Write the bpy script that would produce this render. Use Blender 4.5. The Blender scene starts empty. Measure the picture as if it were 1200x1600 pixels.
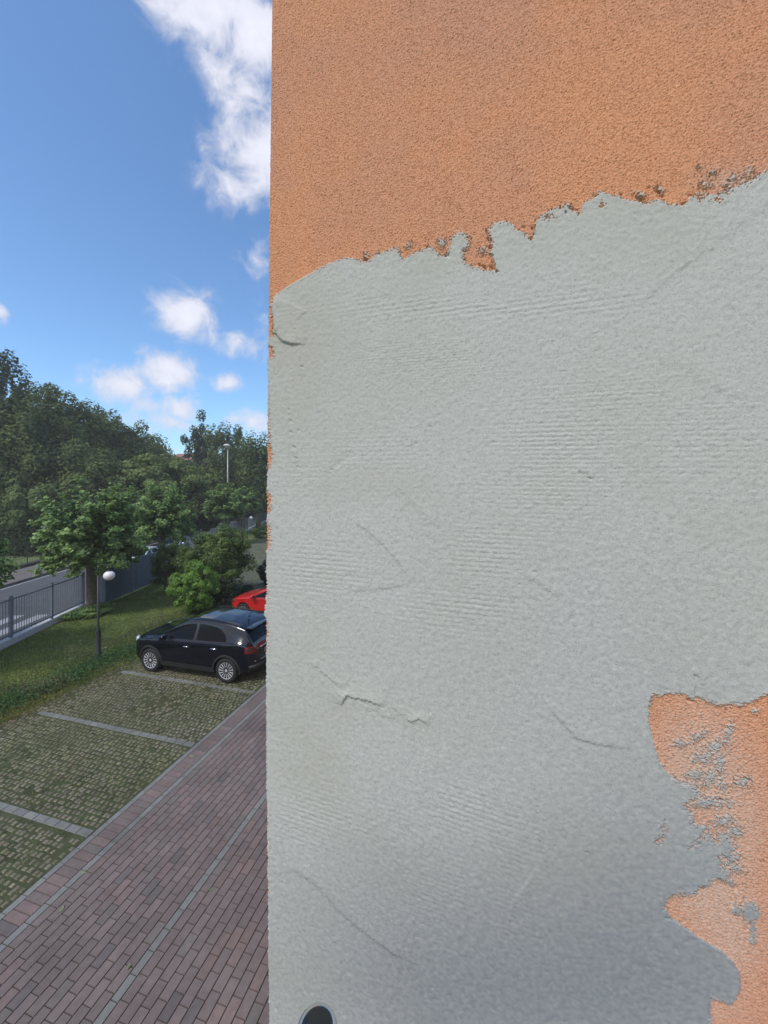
import bpy, bmesh, math, random
import numpy as np
from mathutils import Vector, Matrix
R = math.radians
random.seed(7)
rng = np.random.default_rng(11)
scene = bpy.context.scene
COL = scene.collection

# ------------------------------------------------------------------ camera
F = 600.0; YH = 765.0; H = 5.6                      # focal length and horizon in photo pixels, eye height
cd = bpy.data.cameras.new("camera"); cam = bpy.data.objects.new("camera", cd); COL.objects.link(cam)
cam.location = (0, 0, H); cam.rotation_euler = (R(90), 0, 0)
cd.sensor_fit = 'AUTO'; cd.sensor_width = 36; cd.lens = F/1600*36
cd.shift_y = -(800-YH)/1600
cd.clip_start = 0.02; cd.clip_end = 2000
scene.camera = cam

# ------------------------------------------------------------------ sky, sun, exposure
SUN_EL, SUN_DIR = R(52), Vector((-0.62, -0.78))
world = bpy.data.worlds.new("World"); scene.world = world; world.use_nodes = True
nt = world.node_tree; nt.nodes.clear()
def N(t, **k):
    n = nt.nodes.new(t)
    for a, b in k.items(): setattr(n, a, b)
    return n
def M(op, a, b=None, c=None):
    n = N('ShaderNodeMath', operation=op)
    for i, v in enumerate((a, b, c)):
        if v is None: continue
        if isinstance(v, (int, float)): n.inputs[i].default_value = v
        else: nt.links.new(v, n.inputs[i])
    return n.outputs[0]
sky = N('ShaderNodeTexSky', sky_type='NISHITA'); sky.sun_disc = False
sky.sun_elevation = SUN_EL; sky.sun_rotation = math.atan2(SUN_DIR.x, SUN_DIR.y)
sky.air_density = 1.0; sky.dust_density = 0.5; sky.ozone_density = 4.5
tc = N('ShaderNodeTexCoord'); sep = N('ShaderNodeSeparateXYZ'); nt.links.new(tc.outputs['Generated'], sep.inputs[0])
az = M('ARCTAN2', sep.outputs[0], sep.outputs[1]); el = M('ARCSINE', sep.outputs[2])
# clouds: soft ellipses (azimuth, elevation, half sizes, weight) broken up by noise
clouds = [(320,0,120,80,1.25),(400,60,110,75,1.15),(345,110,60,50,.7),(375,165,52,50,.72),(425,170,40,60,.75),(415,250,75,80,1.3),(372,295,55,45,.95),(405,400,36,50,.68),(290,492,52,46,1.15),
          (318,525,34,24,.75),(375,540,46,26,.72),(415,520,30,60,.55),(188,604,52,32,1.3),(228,634,36,22,1.0),(262,585,50,36,1.15),(282,636,44,24,1.05),(245,660,60,22,1.0),
          (355,598,28,15,.9),(395,656,38,24,1.25),(2,488,16,20,.8),(240,655,60,18,.6),(300,-160,260,130,1.0),(-500,300,160,80,.9),(-300,0,200,60,.8),(900,200,260,160,1.0)]
tot = None
for (x, y, rx, ry, w) in clouds:
    d = Vector((x-600, F, YH-y)); a0 = math.atan2(d.x, d.y); e0 = math.asin(d.z/d.length)
    d2 = Vector((x+rx-600, F, YH-y)); sa = abs(math.atan2(d2.x, d2.y)-a0)
    d3 = Vector((x-600, F, YH-y+ry)); se = abs(math.asin(d3.z/d3.length)-e0)
    da = M('DIVIDE', M('SUBTRACT', az, a0), sa); de = M('DIVIDE', M('SUBTRACT', el, e0), se)
    r2 = M('ADD', M('MULTIPLY', da, da), M('MULTIPLY', de, de))
    g = M('MULTIPLY', M('POWER', 2.71828, M('MULTIPLY', r2, -0.9)), w)
    tot = g if tot is None else M('MAXIMUM', tot, g)
nz = N('ShaderNodeTexNoise'); nz.inputs['Scale'].default_value = 7; nz.inputs['Detail'].default_value = 9; nz.inputs['Roughness'].default_value = .56
nz.inputs['Distortion'].default_value = .35
nt.links.new(tc.outputs['Generated'], nz.inputs['Vector'])
nz3 = N('ShaderNodeTexNoise'); nz3.inputs['Scale'].default_value = 19; nz3.inputs['Detail'].default_value = 8; nz3.inputs['Roughness'].default_value = .6; nz3.inputs['Distortion'].default_value = .5
nt.links.new(tc.outputs['Generated'], nz3.inputs['Vector'])
nz2 = N('ShaderNodeTexNoise'); nz2.inputs['Scale'].default_value = 2.2; nz2.inputs['Detail'].default_value = 7
nt.links.new(tc.outputs['Generated'], nz2.inputs['Vector'])
# scattered clouds in the half of the sky behind the viewer
back = M('MULTIPLY', M('MULTIPLY', M('SUBTRACT', 0.25, sep.outputs[1]), 2.0), M('MULTIPLY', M('SUBTRACT', nz2.outputs['Fac'], .3), 3.2))
back = M('MINIMUM', M('MAXIMUM', back, 0.0), 1.2)
tot = M('MAXIMUM', tot, back)
dens = M('ADD', M('MULTIPLY', tot, .92), M('ADD', M('MULTIPLY', M('SUBTRACT', nz.outputs['Fac'], .5), 1.7), M('MULTIPLY', M('SUBTRACT', nz3.outputs['Fac'], .5), 1.5)))
mr = N('ShaderNodeMapRange', interpolation_type='SMOOTHSTEP'); nt.links.new(dens, mr.inputs[0])
mr.inputs[1].default_value = .24; mr.inputs[2].default_value = 1.02
gate = N('ShaderNodeMapRange', interpolation_type='SMOOTHSTEP'); nt.links.new(tot, gate.inputs[0]); gate.inputs[1].default_value = .08; gate.inputs[2].default_value = .36
cmask = M('MULTIPLY', mr.outputs[0], gate.outputs[0])
cmask = M('MULTIPLY', cmask, .93)
shade = N('ShaderNodeMapRange'); nt.links.new(dens, shade.inputs[0]); shade.inputs[1].default_value = .6; shade.inputs[2].default_value = 1.6
shade.inputs[3].default_value = .72; shade.inputs[4].default_value = .98
cc = N('ShaderNodeCombineColor')
nt.links.new(M('MULTIPLY', shade.outputs[0], .93), cc.inputs[0]); nt.links.new(M('MULTIPLY', shade.outputs[0], .94), cc.inputs[1]); nt.links.new(M('MULTIPLY', shade.outputs[0], 1.06), cc.inputs[2])
SKY_STRENGTH = 0.112
tint = N('ShaderNodeVectorMath', operation='MULTIPLY'); nt.links.new(sky.outputs[0], tint.inputs[0]); tint.inputs[1].default_value = (.86, 1.0, 1.06)
bg1 = N('ShaderNodeBackground'); nt.links.new(tint.outputs[0], bg1.inputs[0]); bg1.inputs[1].default_value = SKY_STRENGTH
bg2 = N('ShaderNodeBackground'); nt.links.new(cc.outputs[0], bg2.inputs[0]); bg2.inputs[1].default_value = 0.62
mix = N('ShaderNodeMixShader'); nt.links.new(cmask, mix.inputs[0]); nt.links.new(bg1.outputs[0], mix.inputs[1]); nt.links.new(bg2.outputs[0], mix.inputs[2])
wo = N('ShaderNodeOutputWorld'); nt.links.new(mix.outputs[0], wo.inputs[0])
sl = bpy.data.lights.new("sun", 'SUN'); sun = bpy.data.objects.new("sun", sl); COL.objects.link(sun)
sl.energy = 1.5; sl.angle = R(10); sl.color = (1.0, .96, .9)
sd_ = Vector((SUN_DIR.x*math.cos(SUN_EL), SUN_DIR.y*math.cos(SUN_EL), math.sin(SUN_EL)))
sun.rotation_euler = (-sd_).to_track_quat('-Z', 'Y').to_euler(); sun.location = sd_*60
scene.view_settings.view_transform = 'Standard'; scene.view_settings.look = 'None'
scene.view_settings.exposure = 0.88; scene.view_settings.gamma = 1.0

# ------------------------------------------------------------------ helpers
def tag(o, label=None, cat=None, group=None, kind=None):
    if label: o['label'] = label
    if cat: o['category'] = cat
    if group: o['group'] = group
    if kind: o['kind'] = kind
    return o
def empty(name, loc=(0,0,0), rz=0.0, label=None, cat=None, group=None):
    o = bpy.data.objects.new(name, None); COL.objects.link(o); o.location = loc; o.rotation_euler = (0,0,rz)
    o.empty_display_size = .2
    return tag(o, label, cat, group)
def link(name, me, mat=None, parent=None, smooth=False):
    if mat: me.materials.append(mat)
    if smooth: me.polygons.foreach_set('use_smooth', [True]*len(me.polygons))
    o = bpy.data.objects.new(name, me); COL.objects.link(o)
    if parent: o.parent = parent
    return o
def np_mesh(name, verts, faces, col=None, smooth=False):
    """verts (n,3), faces (m,k) arrays, optional per-vertex rgb"""
    me = bpy.data.meshes.new(name); verts = np.asarray(verts, np.float32); faces = np.asarray(faces, np.int32)
    n, m, k = len(verts), len(faces), faces.shape[1]
    me.vertices.add(n); me.vertices.foreach_set('co', verts.ravel())
    me.loops.add(m*k); me.loops.foreach_set('vertex_index', faces.ravel())
    me.polygons.add(m); me.polygons.foreach_set('loop_start', np.arange(0, m*k, k, dtype=np.int32))
    me.polygons.foreach_set('loop_total', np.full(m, k, np.int32))
    me.polygons.foreach_set('use_smooth', np.full(m, bool(smooth)))
    me.update(calc_edges=True)
    if col is not None:
        a = me.attributes.new('col', 'FLOAT_COLOR', 'POINT')
        c = np.ones((n, 4), np.float32); c[:, :3] = col; a.data.foreach_set('color', c.ravel())
    return me
def bm_obj(name, bm, mat, parent=None, smooth=False):
    me = bpy.data.meshes.new(name); bm.normal_update(); bm.to_mesh(me); bm.free()
    return link(name, me, mat, parent, smooth)
def box(bm, c, s, rz=0.0, bev=0.0):
    r = bmesh.ops.create_cube(bm, size=1.0)['verts']
    bmesh.ops.scale(bm, vec=s, verts=r)
    if bev:
        es = list({e for v in r for e in v.link_edges})
        b = bmesh.ops.bevel(bm, geom=es, offset=bev, segments=2, affect='EDGES', profile=.7)
        r = list({v for f in b['faces'] for v in f.verts} | {v for v in r if v.is_valid})
    if rz: bmesh.ops.rotate(bm, cent=(0,0,0), matrix=Matrix.Rotation(rz, 3, 'Z'), verts=r)
    bmesh.ops.translate(bm, vec=c, verts=r)
    return r
def tube(bm, pts, rad, seg=10, caps=True):
    pts = [Vector(p) for p in pts]; rs = rad if isinstance(rad, (list, tuple)) else [rad]*len(pts)
    rings = []; up0 = None
    for i, p in enumerate(pts):
        d = (pts[min(i+1, len(pts)-1)]-pts[max(i-1, 0)]).normalized()
        if up0 is None:
            up0 = d.orthogonal().normalized()
        a = (up0 - d*up0.dot(d)).normalized(); up0 = a; b = d.cross(a)
        rings.append([bm.verts.new(p+(a*math.cos(2*math.pi*k/seg)+b*math.sin(2*math.pi*k/seg))*rs[i]) for k in range(seg)])
    for i in range(len(rings)-1):
        for k in range(seg):
            bm.faces.new((rings[i][k], rings[i][(k+1)%seg], rings[i+1][(k+1)%seg], rings[i+1][k]))
    if caps:
        bm.faces.new(rings[0][::-1]); bm.faces.new(rings[-1])
def lathe(bm, prof, seg=32, axis='Z', c=(0,0,0)):
    rings = []
    for (r, h) in prof:
        ring = []
        for k in range(seg):
            a = 2*math.pi*k/seg
            v = (r*math.cos(a), r*math.sin(a), h) if axis == 'Z' else (r*math.cos(a), h, r*math.sin(a))
            ring.append(bm.verts.new((v[0]+c[0], v[1]+c[1], v[2]+c[2])))
        rings.append(ring)
    for i in range(len(rings)-1):
        for k in range(seg):
            bm.faces.new((rings[i][k], rings[i][(k+1)%seg], rings[i+1][(k+1)%seg], rings[i+1][k]))
    bm.faces.new(rings[0][::-1]); bm.faces.new(rings[-1])
    bmesh.ops.recalc_face_normals(bm, faces=bm.faces)
def G(px, py, z=0.0):                       # point of the level plane z seen at photo pixel
    Y = F*(H-z)/(py-YH); return Vector(((px-600)/F*Y, Y, z))
U2 = Vector((math.sin(R(15.4)), math.cos(R(15.4)))); N2 = Vector((-U2.y, U2.x))
K1 = Vector((-3.55, 10.55))
def LT(s, t, z=0.0):                        # lane frame: s along the lane, t to the left of the kerb line
    p = K1+U2*s+N2*t; return (p.x, p.y, z)

# ------------------------------------------------------------------ materials
def mat(name, base=(.5,.5,.5), rough=.7, metal=0.0, spec=.5, nscale=None, nvar=.15, bump=0.0, bscale=40, attr=None, coat=0.0, transl=0.0, detail=6, bdist=.01, n2=None, v2=.15):
    m = bpy.data.materials.new(name); m.use_nodes = True; t = m.node_tree; b = t.nodes['Principled BSDF']
    b.inputs['Roughness'].default_value = rough; b.inputs['Metallic'].default_value = metal
    b.inputs['Specular IOR Level'].default_value = spec; b.inputs['Coat Weight'].default_value = coat; b.inputs['Coat Roughness'].default_value = .03
    b.inputs['Base Color'].default_value = (*base, 1)
    src = None
    if attr:
        a = t.nodes.new('ShaderNodeAttribute'); a.attribute_name = attr; src = a.outputs['Color']
    tcn = t.nodes.new('ShaderNodeTexCoord')
    if nscale:
        n = t.nodes.new('ShaderNodeTexNoise'); n.inputs['Scale'].default_value = nscale; n.inputs['Detail'].default_value = detail
        t.links.new(tcn.outputs['Object'], n.inputs['Vector'])
        r = t.nodes.new('ShaderNodeMapRange'); r.inputs[1].default_value = .25; r.inputs[2].default_value = .75
        r.inputs[3].default_value = 1-nvar; r.inputs[4].default_value = 1+nvar
        t.links.new(n.outputs['Fac'], r.inputs[0])
        x = t.nodes.new('ShaderNodeVectorMath'); x.operation = 'SCALE'
        if src: t.links.new(src, x.inputs[0])
        else: x.inputs[0].default_value = base
        t.links.new(r.outputs[0], x.inputs['Scale']); src = x.outputs[0]
    if n2 and src:
        n = t.nodes.new('ShaderNodeTexNoise'); n.inputs['Scale'].default_value = n2; n.inputs['Detail'].default_value = 7; n.inputs['Roughness'].default_value = .6
        t.links.new(tcn.outputs['Object'], n.inputs['Vector'])
        r = t.nodes.new('ShaderNodeMapRange'); r.inputs[1].default_value = .3; r.inputs[2].default_value = .7; r.inputs[3].default_value = 1-v2; r.inputs[4].default_value = 1+v2
        t.links.new(n.outputs['Fac'], r.inputs[0]); x = t.nodes.new('ShaderNodeVectorMath'); x.operation = 'SCALE'
        t.links.new(src, x.inputs[0]); t.links.new(r.outputs[0], x.inputs['Scale']); src = x.outputs[0]
    if src: t.links.new(src, b.inputs['Base Color'])
    if bump:
        n = t.nodes.new('ShaderNodeTexNoise'); n.inputs['Scale'].default_value = bscale; n.inputs['Detail'].default_value = 5
        t.links.new(tcn.outputs['Object'], n.inputs['Vector'])
        bp = t.nodes.new('ShaderNodeBump'); bp.inputs['Strength'].default_value = bump; bp.inputs['Distance'].default_value = bdist
        t.links.new(n.outputs['Fac'], bp.inputs['Height']); t.links.new(bp.outputs[0], b.inputs['Normal'])
    if transl:
        tr = t.nodes.new('ShaderNodeBsdfTranslucent'); mx = t.nodes.new('ShaderNodeMixShader'); mx.inputs[0].default_value = transl
        if src: t.links.new(src, tr.inputs[0])
        else: tr.inputs[0].default_value = (*base, 1)
        o = t.nodes['Material Output']; t.links.new(b.outputs[0], mx.inputs[1]); t.links.new(tr.outputs[0], mx.inputs[2]); t.links.new(mx.outputs[0], o.inputs[0])
    return m
M_leaf = mat('leaf', attr='col', rough=.5, spec=.35, transl=.42)
M_leaf_far = mat('leaf_far', attr='col', rough=.7, spec=.2, transl=.38)
M_grass = mat('grass', attr='col', rough=.7, spec=.2, transl=.2)
M_bark = mat('bark', (.11,.095,.07), .9, nscale=9, nvar=.4, bump=.6, bscale=25)
M_brick = mat('paver', attr='col', rough=.8, n2=.9, v2=.22, nscale=14, nvar=.14, bump=.35, bscale=90, bdist=.004)
M_cobble = mat('cobble', attr='col', rough=.85, n2=.8, v2=.25, nscale=30, nvar=.2, bump=.4, bscale=80, bdist=.004)
M_joint = mat('joint_sand', (.052,.044,.041), .95, nscale=20, nvar=.3)
M_soil = mat('turf_soil', (.050,.060,.026), .95, nscale=3, nvar=.45, bump=.5, bscale=30)
M_lawn = mat('lawn_ground', (.10,.135,.035), .95, nscale=.9, nvar=.35, bump=.6, bscale=40, detail=12)
M_ground = mat('field_ground', (.10,.13,.05), .95, nscale=.2, nvar=.3, detail=12)
M_asph = mat('asphalt', (.075,.078,.085), .9, n2=.3, v2=.12, nscale=2.0, nvar=.16, bump=.3, bscale=120, detail=12)
M_yard = mat('yard_asphalt', (.11,.105,.10), .9, nscale=.8, nvar=.2, bump=.3, bscale=90, detail=12)
M_walk = mat('sidewalk_concrete', (.13,.115,.105), .9, nscale=2.5, nvar=.15, bump=.2, bscale=60)
M_kerb = mat('kerb_concrete', (.50,.52,.54), .8, nscale=8, nvar=.14, bump=.3, bscale=60)
M_conc = mat('concrete', (.34,.35,.355), .85, nscale=8, nvar=.18, bump=.3, bscale=60)
M_white = mat('road_paint', (.30,.31,.335), .8, nscale=12, nvar=.2)
M_fence = mat('fence_steel', (.15,.18,.22), .5, metal=.0, nscale=6, nvar=.15)
M_panel = mat('panel_steel', (.095,.115,.15), .55, nscale=4, nvar=.15)
M_panel2 = mat('panel_end_steel', (.19,.235,.30), .5, nscale=4, nvar=.12)
M_dark = mat('dark_iron', (.014,.017,.018), .5, nscale=20, nvar=.2)
M_globe = mat('opal_globe', (.72,.72,.74), .25, spec=.5)
M_galv = mat('galvanised', (.35,.37,.38), .45, metal=.4, nscale=15, nvar=.15)
M_black = mat('black_paint', (.0015,.002,.008), .16, spec=.2, coat=.8)
M_black.node_tree.nodes['Principled BSDF'].inputs['Coat IOR'].default_value = 1.6
M_red = mat('red_paint', (.50,.012,.012), .3, coat=.8)
M_wpaint = mat('white_paint', (.62,.64,.68), .3, coat=.8)
M_spaint = mat('silver_paint', (.40,.42,.46), .3, metal=.5, coat=.8)
M_glass = mat('car_glass', (.0015,.002,.003), .05, spec=.18)
M_rubber = mat('rubber', (.012,.012,.013), .75)
M_alloy = mat('alloy', (.72,.73,.75), .35, metal=.5)
M_chrome = mat('chrome', (.75,.77,.8), .12, metal=1.0)
M_clad = mat('cladding', (.016,.017,.018), .6)
M_tail = mat('tail_lens', (.15,.004,.010), .15, coat=.6)
M_head = mat('head_lens', (.42,.47,.50), .12, spec=.8, coat=.5)
M_hdark = mat('smoked_head_lens', (.05,.055,.06), .1, coat=.6)
M_plate = mat('plate', (.62,.63,.62), .4)
M_ink = mat('plate_ink', (.02,.02,.025), .5)
M_blue = mat('plate_blue', (.02,.06,.30), .4)
M_roof = mat('roof_tile', (.26,.13,.10), .8, nscale=5, nvar=.25)
M_cream = mat('house_wall', (.55,.45,.33), .85, nscale=3, nvar=.1)
M_facade = mat('facade_orange', (.56,.255,.13), .9, nscale=30, nvar=.1, bump=.8, bscale=260, bdist=.003)
M_steel = mat('polished_steel', (.62,.64,.66), .16, metal=1.0)
M_cap = mat('dark_steel_cap', (.010,.014,.016), .14, spec=.55)

# ------------------------------------------------------------------ building wall at arm's length
def fftn(shape, fn, seed):
    r = np.random.default_rng(seed); f = np.fft.rfft2(r.standard_normal(shape).astype(np.float32))
    fy = np.fft.fftfreq(shape[0])[:, None]; fx = np.fft.rfftfreq(shape[1])[None, :]
    g = np.fft.irfft2(f*fn(fx, fy), s=shape).astype(np.float32)
    return (g-g.mean())/(g.std()+1e-9)
DW = 0.0012
C0 = Vector((-0.225, 0.75)); WDIR = Vector((-N2.x, -N2.y))           # corner and direction of the wall face
UW, Z0, Z1 = 0.93, 4.42, 6.68
nu, nz_ = int(UW/DW), int((Z1-Z0)/DW)
uu = (np.arange(nu)*DW).astype(np.float32); zz = (Z0+np.arange(nz_)*DW).astype(np.float32)
UU, ZZ = np.meshgrid(uu, zz); SH = UU.shape
def band(lo, hi, ax=1.0, ay=1.0, seed=0):                             # band-pass noise, wavelengths in metres
    def fn(fx, fy):
        f = np.sqrt((fx*ax)**2+(fy*ay)**2)/DW; return np.exp(-(f*lo)**2*.5)*(1-np.exp(-(f*hi)**2*.5))
    return fftn(SH, fn, seed)
WX = C0.x+WDIR.x*UU; WY = C0.y+WDIR.y*UU
PX = 600+F*WX/WY; PY = YH-F*(ZZ-H)/WY                                # where each wall point sits in the survey photograph
warp1 = band(.01, .08, seed=1); warp2 = band(.01, .08, seed=2)
def poly_sd(px, py, poly, closed=True):
    best = np.full(px.shape, 1e9, np.float32); ins = np.zeros(px.shape, bool); n = len(poly)
    for i in range(n if closed else n-1):
        x0, y0 = poly[i]; x1, y1 = poly[(i+1)%n]; dx, dy = x1-x0, y1-y0
        t = np.clip(((px-x0)*dx+(py-y0)*dy)/(dx*dx+dy*dy+1e-9), 0, 1)
        best = np.minimum(best, (px-x0-t*dx)**2+(py-y0-t*dy)**2)
        if closed and y0 != y1:
            c = ((y0 > py) != (y1 > py)) & (px < (dx)*(py-y0)/(dy)+x0); ins ^= c
    d = np.sqrt(best)
    return np.where(ins, d, -d) if closed else d
top = [(424,478),(430,463),(455,445),(478,432),(500,419),(520,410),(535,405),(552,403),(556,407),(566,408),(572,411),(580,406),(588,397),(600,395),(612,390),(620,388),(624,396),(630,405),(640,399),(655,392),(668,387),(676,388),(684,396),(692,401),(698,397),(702,385),(706,372),(716,364),(726,365),(732,372),(733,385),(726,392),(724,402),(728,412),(740,418),(760,422),(775,424),(772,412),(765,395),(768,380),(764,370),(762,358),(772,349),(785,346),(800,350),(806,358),(818,364),(830,376),(834,360),(838,345),(850,334),(866,326),(880,324),(886,320),(896,330),(905,334),(910,318),(922,312),(932,306),(940,300),(952,304),(965,308),(985,314),(1000,316),(1010,318),(1020,313),(1033,312),(1040,318),(1052,321),(1068,320),(1078,310),(1092,302),(1105,305),(1120,304),(1135,300),(1155,290),(1175,280),(1200,266),(1300,215),(1500,120),(1500,-400),(380,-400),(380,478)]
right = [(1020,1083),(1018,1090),(1013,1105),(1013,1125),(1018,1150),(1025,1175),(1030,1190),(1040,1203),(1050,1215),(1068,1223),(1085,1226),(1090,1238),(1098,1246),(1078,1250),(1068,1256),(1075,1266),(1082,1272),(1080,1285),(1100,1290),(1108,1296),(1095,1305),(1092,1310),(1108,1302),(1112,1315),(1122,1318),(1122,1300),(1140,1305),(1145,1325),(1138,1335),(1122,1338),(1124,1350),(1132,1356),(1140,1362),(1135,1370),(1128,1368),(1112,1374),(1105,1382),(1090,1385),(1085,1396),(1062,1396),(1045,1400),(1036,1418),(1045,1430),(1060,1442),(1085,1460),(1110,1475),(1130,1488),(1145,1502),(1155,1520),(1156,1545),(1148,1560),(1140,1568),(1125,1562),(1110,1560),(1108,1580),(1112,1600),(1120,1760),(1500,1900),(1500,900),(1300,1040),(1200,1083),(1180,1092),(1165,1100),(1150,1102),(1140,1100),(1120,1102),(1105,1096),(1090,1090),(1080,1093),(1070,1085),(1055,1082),(1040,1084),(1030,1088)]
sdO = np.maximum(poly_sd(PX, PY, top), poly_sd(PX, PY, right))
edge_x1 = band(.003, .015, seed=33); edge_x2 = band(.003, .015, seed=34)
def ell(cx, cy, rx, ry, rot=0):
    a = R(rot); x = PX-cx+2.2*edge_x1; y = PY-cy+2.2*edge_x2; X_ = (x*math.cos(a)+y*math.sin(a))/rx; Y_ = (-x*math.sin(a)+y*math.cos(a))/ry
    return (1-np.sqrt(X_*X_+Y_*Y_))*min(rx, ry)
for e in [(1062,1161,10,4),(1090,1150,8,3,-30),(1115,1165,15,6,-25),(1136,1145,4,11,20),(1095,1184,12,5),(1123,1190,5,14),(1085,1210,12,5),(1108,1215,12,6,-50),(1160,1222,8,5),(1128,1227,5,4),(1104,1253,22,6),(1130,1282,12,6),(1145,1298,10,6),(1142,1338,10,5),(1147,1354,13,4,20),(1130,1370,12,4,30),(1172,1425,12,16),(1152,1420,8,6),(1175,1455,4,18),(1178,1110,5,3),
          (638,384,3,5),(690,380,6,6,-30),(572,400,3,5),(716,378,10,12),(753,392,5,5),(1030,296,6,4,30),(1000,305,6,4),(935,303,5,5),(884,322,6,3),(1090,262,3,2),(1112,270,4,3),(1145,278,4,3),(1100,288,6,4),(1170,268,6,4),(1135,290,5,3)]:
    sdO = np.minimum(sdO, -ell(*e))
for e in [(1036,1291,2.5,4),(1028,1313,4.5,4),(1034,1309,3,3),(1083,1322,3,2),(795,340+0,2,2),(858,340,5,2),(940,322,2,3),(1120,312,5,2),(1092,310,4,2)]:
    sdO = np.maximum(sdO, ell(*e))
# slivers of old render along the corner
wk = [(-400,-9),(470,-9),(480,6),(500,9),(526,9),(531,-3),(539,-3),(542,8),(558,9),(563,-2),(600,0),(650,1.5),(690,4),(705,8),(722,7),(736,3),(745,-3),(765,-2),(772,6),(800,6),(808,-2),(820,5),(856,5),(864,-3),(900,-1),(932,3),(945,-3),(972,2.5),(1012,2.5),(1022,-4),(1240,-4),(1262,1.5),(1400,1.5),(1420,-4),(2400,-4)]
sliv = np.interp(PY, [k[0] for k in wk], [k[1] for k in wk]).astype(np.float32)-(PX-419)
sdO = np.maximum(sdO, np.where(sliv > -12, sliv+1.5*warp1*0, sliv))
def gz(cx, cy, rx, ry): return np.exp(-(((PX-cx)/rx)**2+((PY-cy)/ry)**2))
edge_n = band(.0018, .012, seed=3); edge_m = band(.005, .03, seed=4)
amp = 2.3+3.2*gz(1125,1250,60,120)+2.0*gz(1120,285,90,22)+1.2*gz(760,380,60,50)
soft_edge = gz(470,440,55,40)+gz(1100,1480,70,50)+gz(1022,1150,14,50)+gz(1160,1530,20,50)
amp *= (1-.8*np.clip(soft_edge, 0, 1))
sdO = sdO+amp*(edge_n*.75+edge_m*.45)
greyness = 1/(1+np.exp(np.clip(sdO*1.6, -30, 30)))                    # 1 in the cement
isO = sdO > 0
# --- heights in millimetres, towards the street
og = band(.0012, .0048, ax=.85, ay=1.1, seed=5); og2 = band(.004, .02, seed=6); og3 = band(.003, .008, ax=.5, ay=1.2, seed=7)
hO = .34*og - 1.25*np.clip(og-.75, 0, 3)*0 - 1.15*np.clip(-og-.85, 0, 2.2) + .22*og2 - .9*np.clip(og3-1.7, 0, 2)
gg = band(.0010, .0032, ax=.6, ay=1.25, seed=8); gg2 = band(.012, .06, seed=9); gg3 = band(.0012, .0032, ax=.45, ay=1.3, seed=10)
rough_zone = np.clip(.55+.5*gz(620,560,260,80)+.7*gz(1050,740,200,160)+.6*gz(560,800,120,120)+.5*gz(900,950,250,120)+.5*gz(700,1130,120,60)-.5*gz(900,380,260,60)-.45*gz(950,1480,260,120)-.45*gz(600,440,180,50)-.35*gz(450,900,40,600), .12, 1.4)
hG = rough_zone*(.034*gg+.046*gg3*np.clip(1+.6*gg2, 0, 3)) + .15*gg2 - rough_zone*.55*np.clip(np.roll(gg3, 311, 0)-1.35, 0, 1.6) - rough_zone*.45*np.clip(-gg-1.7, 0, 1.5)
# trowel and mesh marks
def ridges(cx, cy, rx, ry, lam, slope, a, mesh=False, seed=0):
    """notch marks: wavelength lam (m), slope dz/du, amplitude mm"""
    w = gz(cx, cy, rx, ry)
    ph = 2*np.pi*((ZZ-slope*UU)+.0005*warp1+.0003*warp2)/lam
    brk = np.clip(.9+.35*np.roll(gg2, seed*97, 1), .2, 1.5)
    s = np.sin(ph); s = np.where(s < 0, -np.abs(s)**1.5*1.3, s*.6)
    if mesh:
        ph2 = 2*np.pi*(UU+slope*ZZ+.0008*warp2)/lam; s = (np.clip(np.sin(ph), -.3, 1)+np.clip(np.sin(ph2), -.3, 1))*.8
    return (1.9*w*brk*a*s).astype(np.float32)
for k, z in enumerate([(700,482,210,18,.0085,.02,.20),(930,468,110,22,.009,.03,.13),(870,690,120,44,.0074,-.01,.24),(850,760,110,70,.0074,-.02,.16),(1090,690,130,60,.0078,-.02,.13),
          (960,620,140,30,.0072,0,.12),(500,890,70,45,.0088,-.03,.22),(720,950,110,45,.0088,-.03,.17),(760,870,60,60,.008,-.02,.2),(490,1275,60,50,.0092,-.09,.18),(600,1290,90,50,.009,-.08,.07),(715,1265,50,42,.0090,-.12,.24),
          (690,1390,50,60,.0085,-.08,.13),(805,1300,50,60,.009,-.10,.13),(800,1410,40,70,.0085,-.1,.10),(470,740,50,40,.009,0,.1),(600,700,90,40,.008,-.01,.1)]):
    hG += ridges(*z, seed=k)
hG += ridges(700,565,120,40,.0052,0,.16,True,3)+ridges(620,550,90,30,.0052,0,.1,True,5)+ridges(1000,640,160,60,.0054,0,.08,True,6)+ridges(640,1430,60,70,.0052,.0,.12,True,7)+ridges(860,560,160,50,.0054,0,.07,True,8)+ridges(560,700,90,60,.0052,0,.06,True,9)
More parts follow.
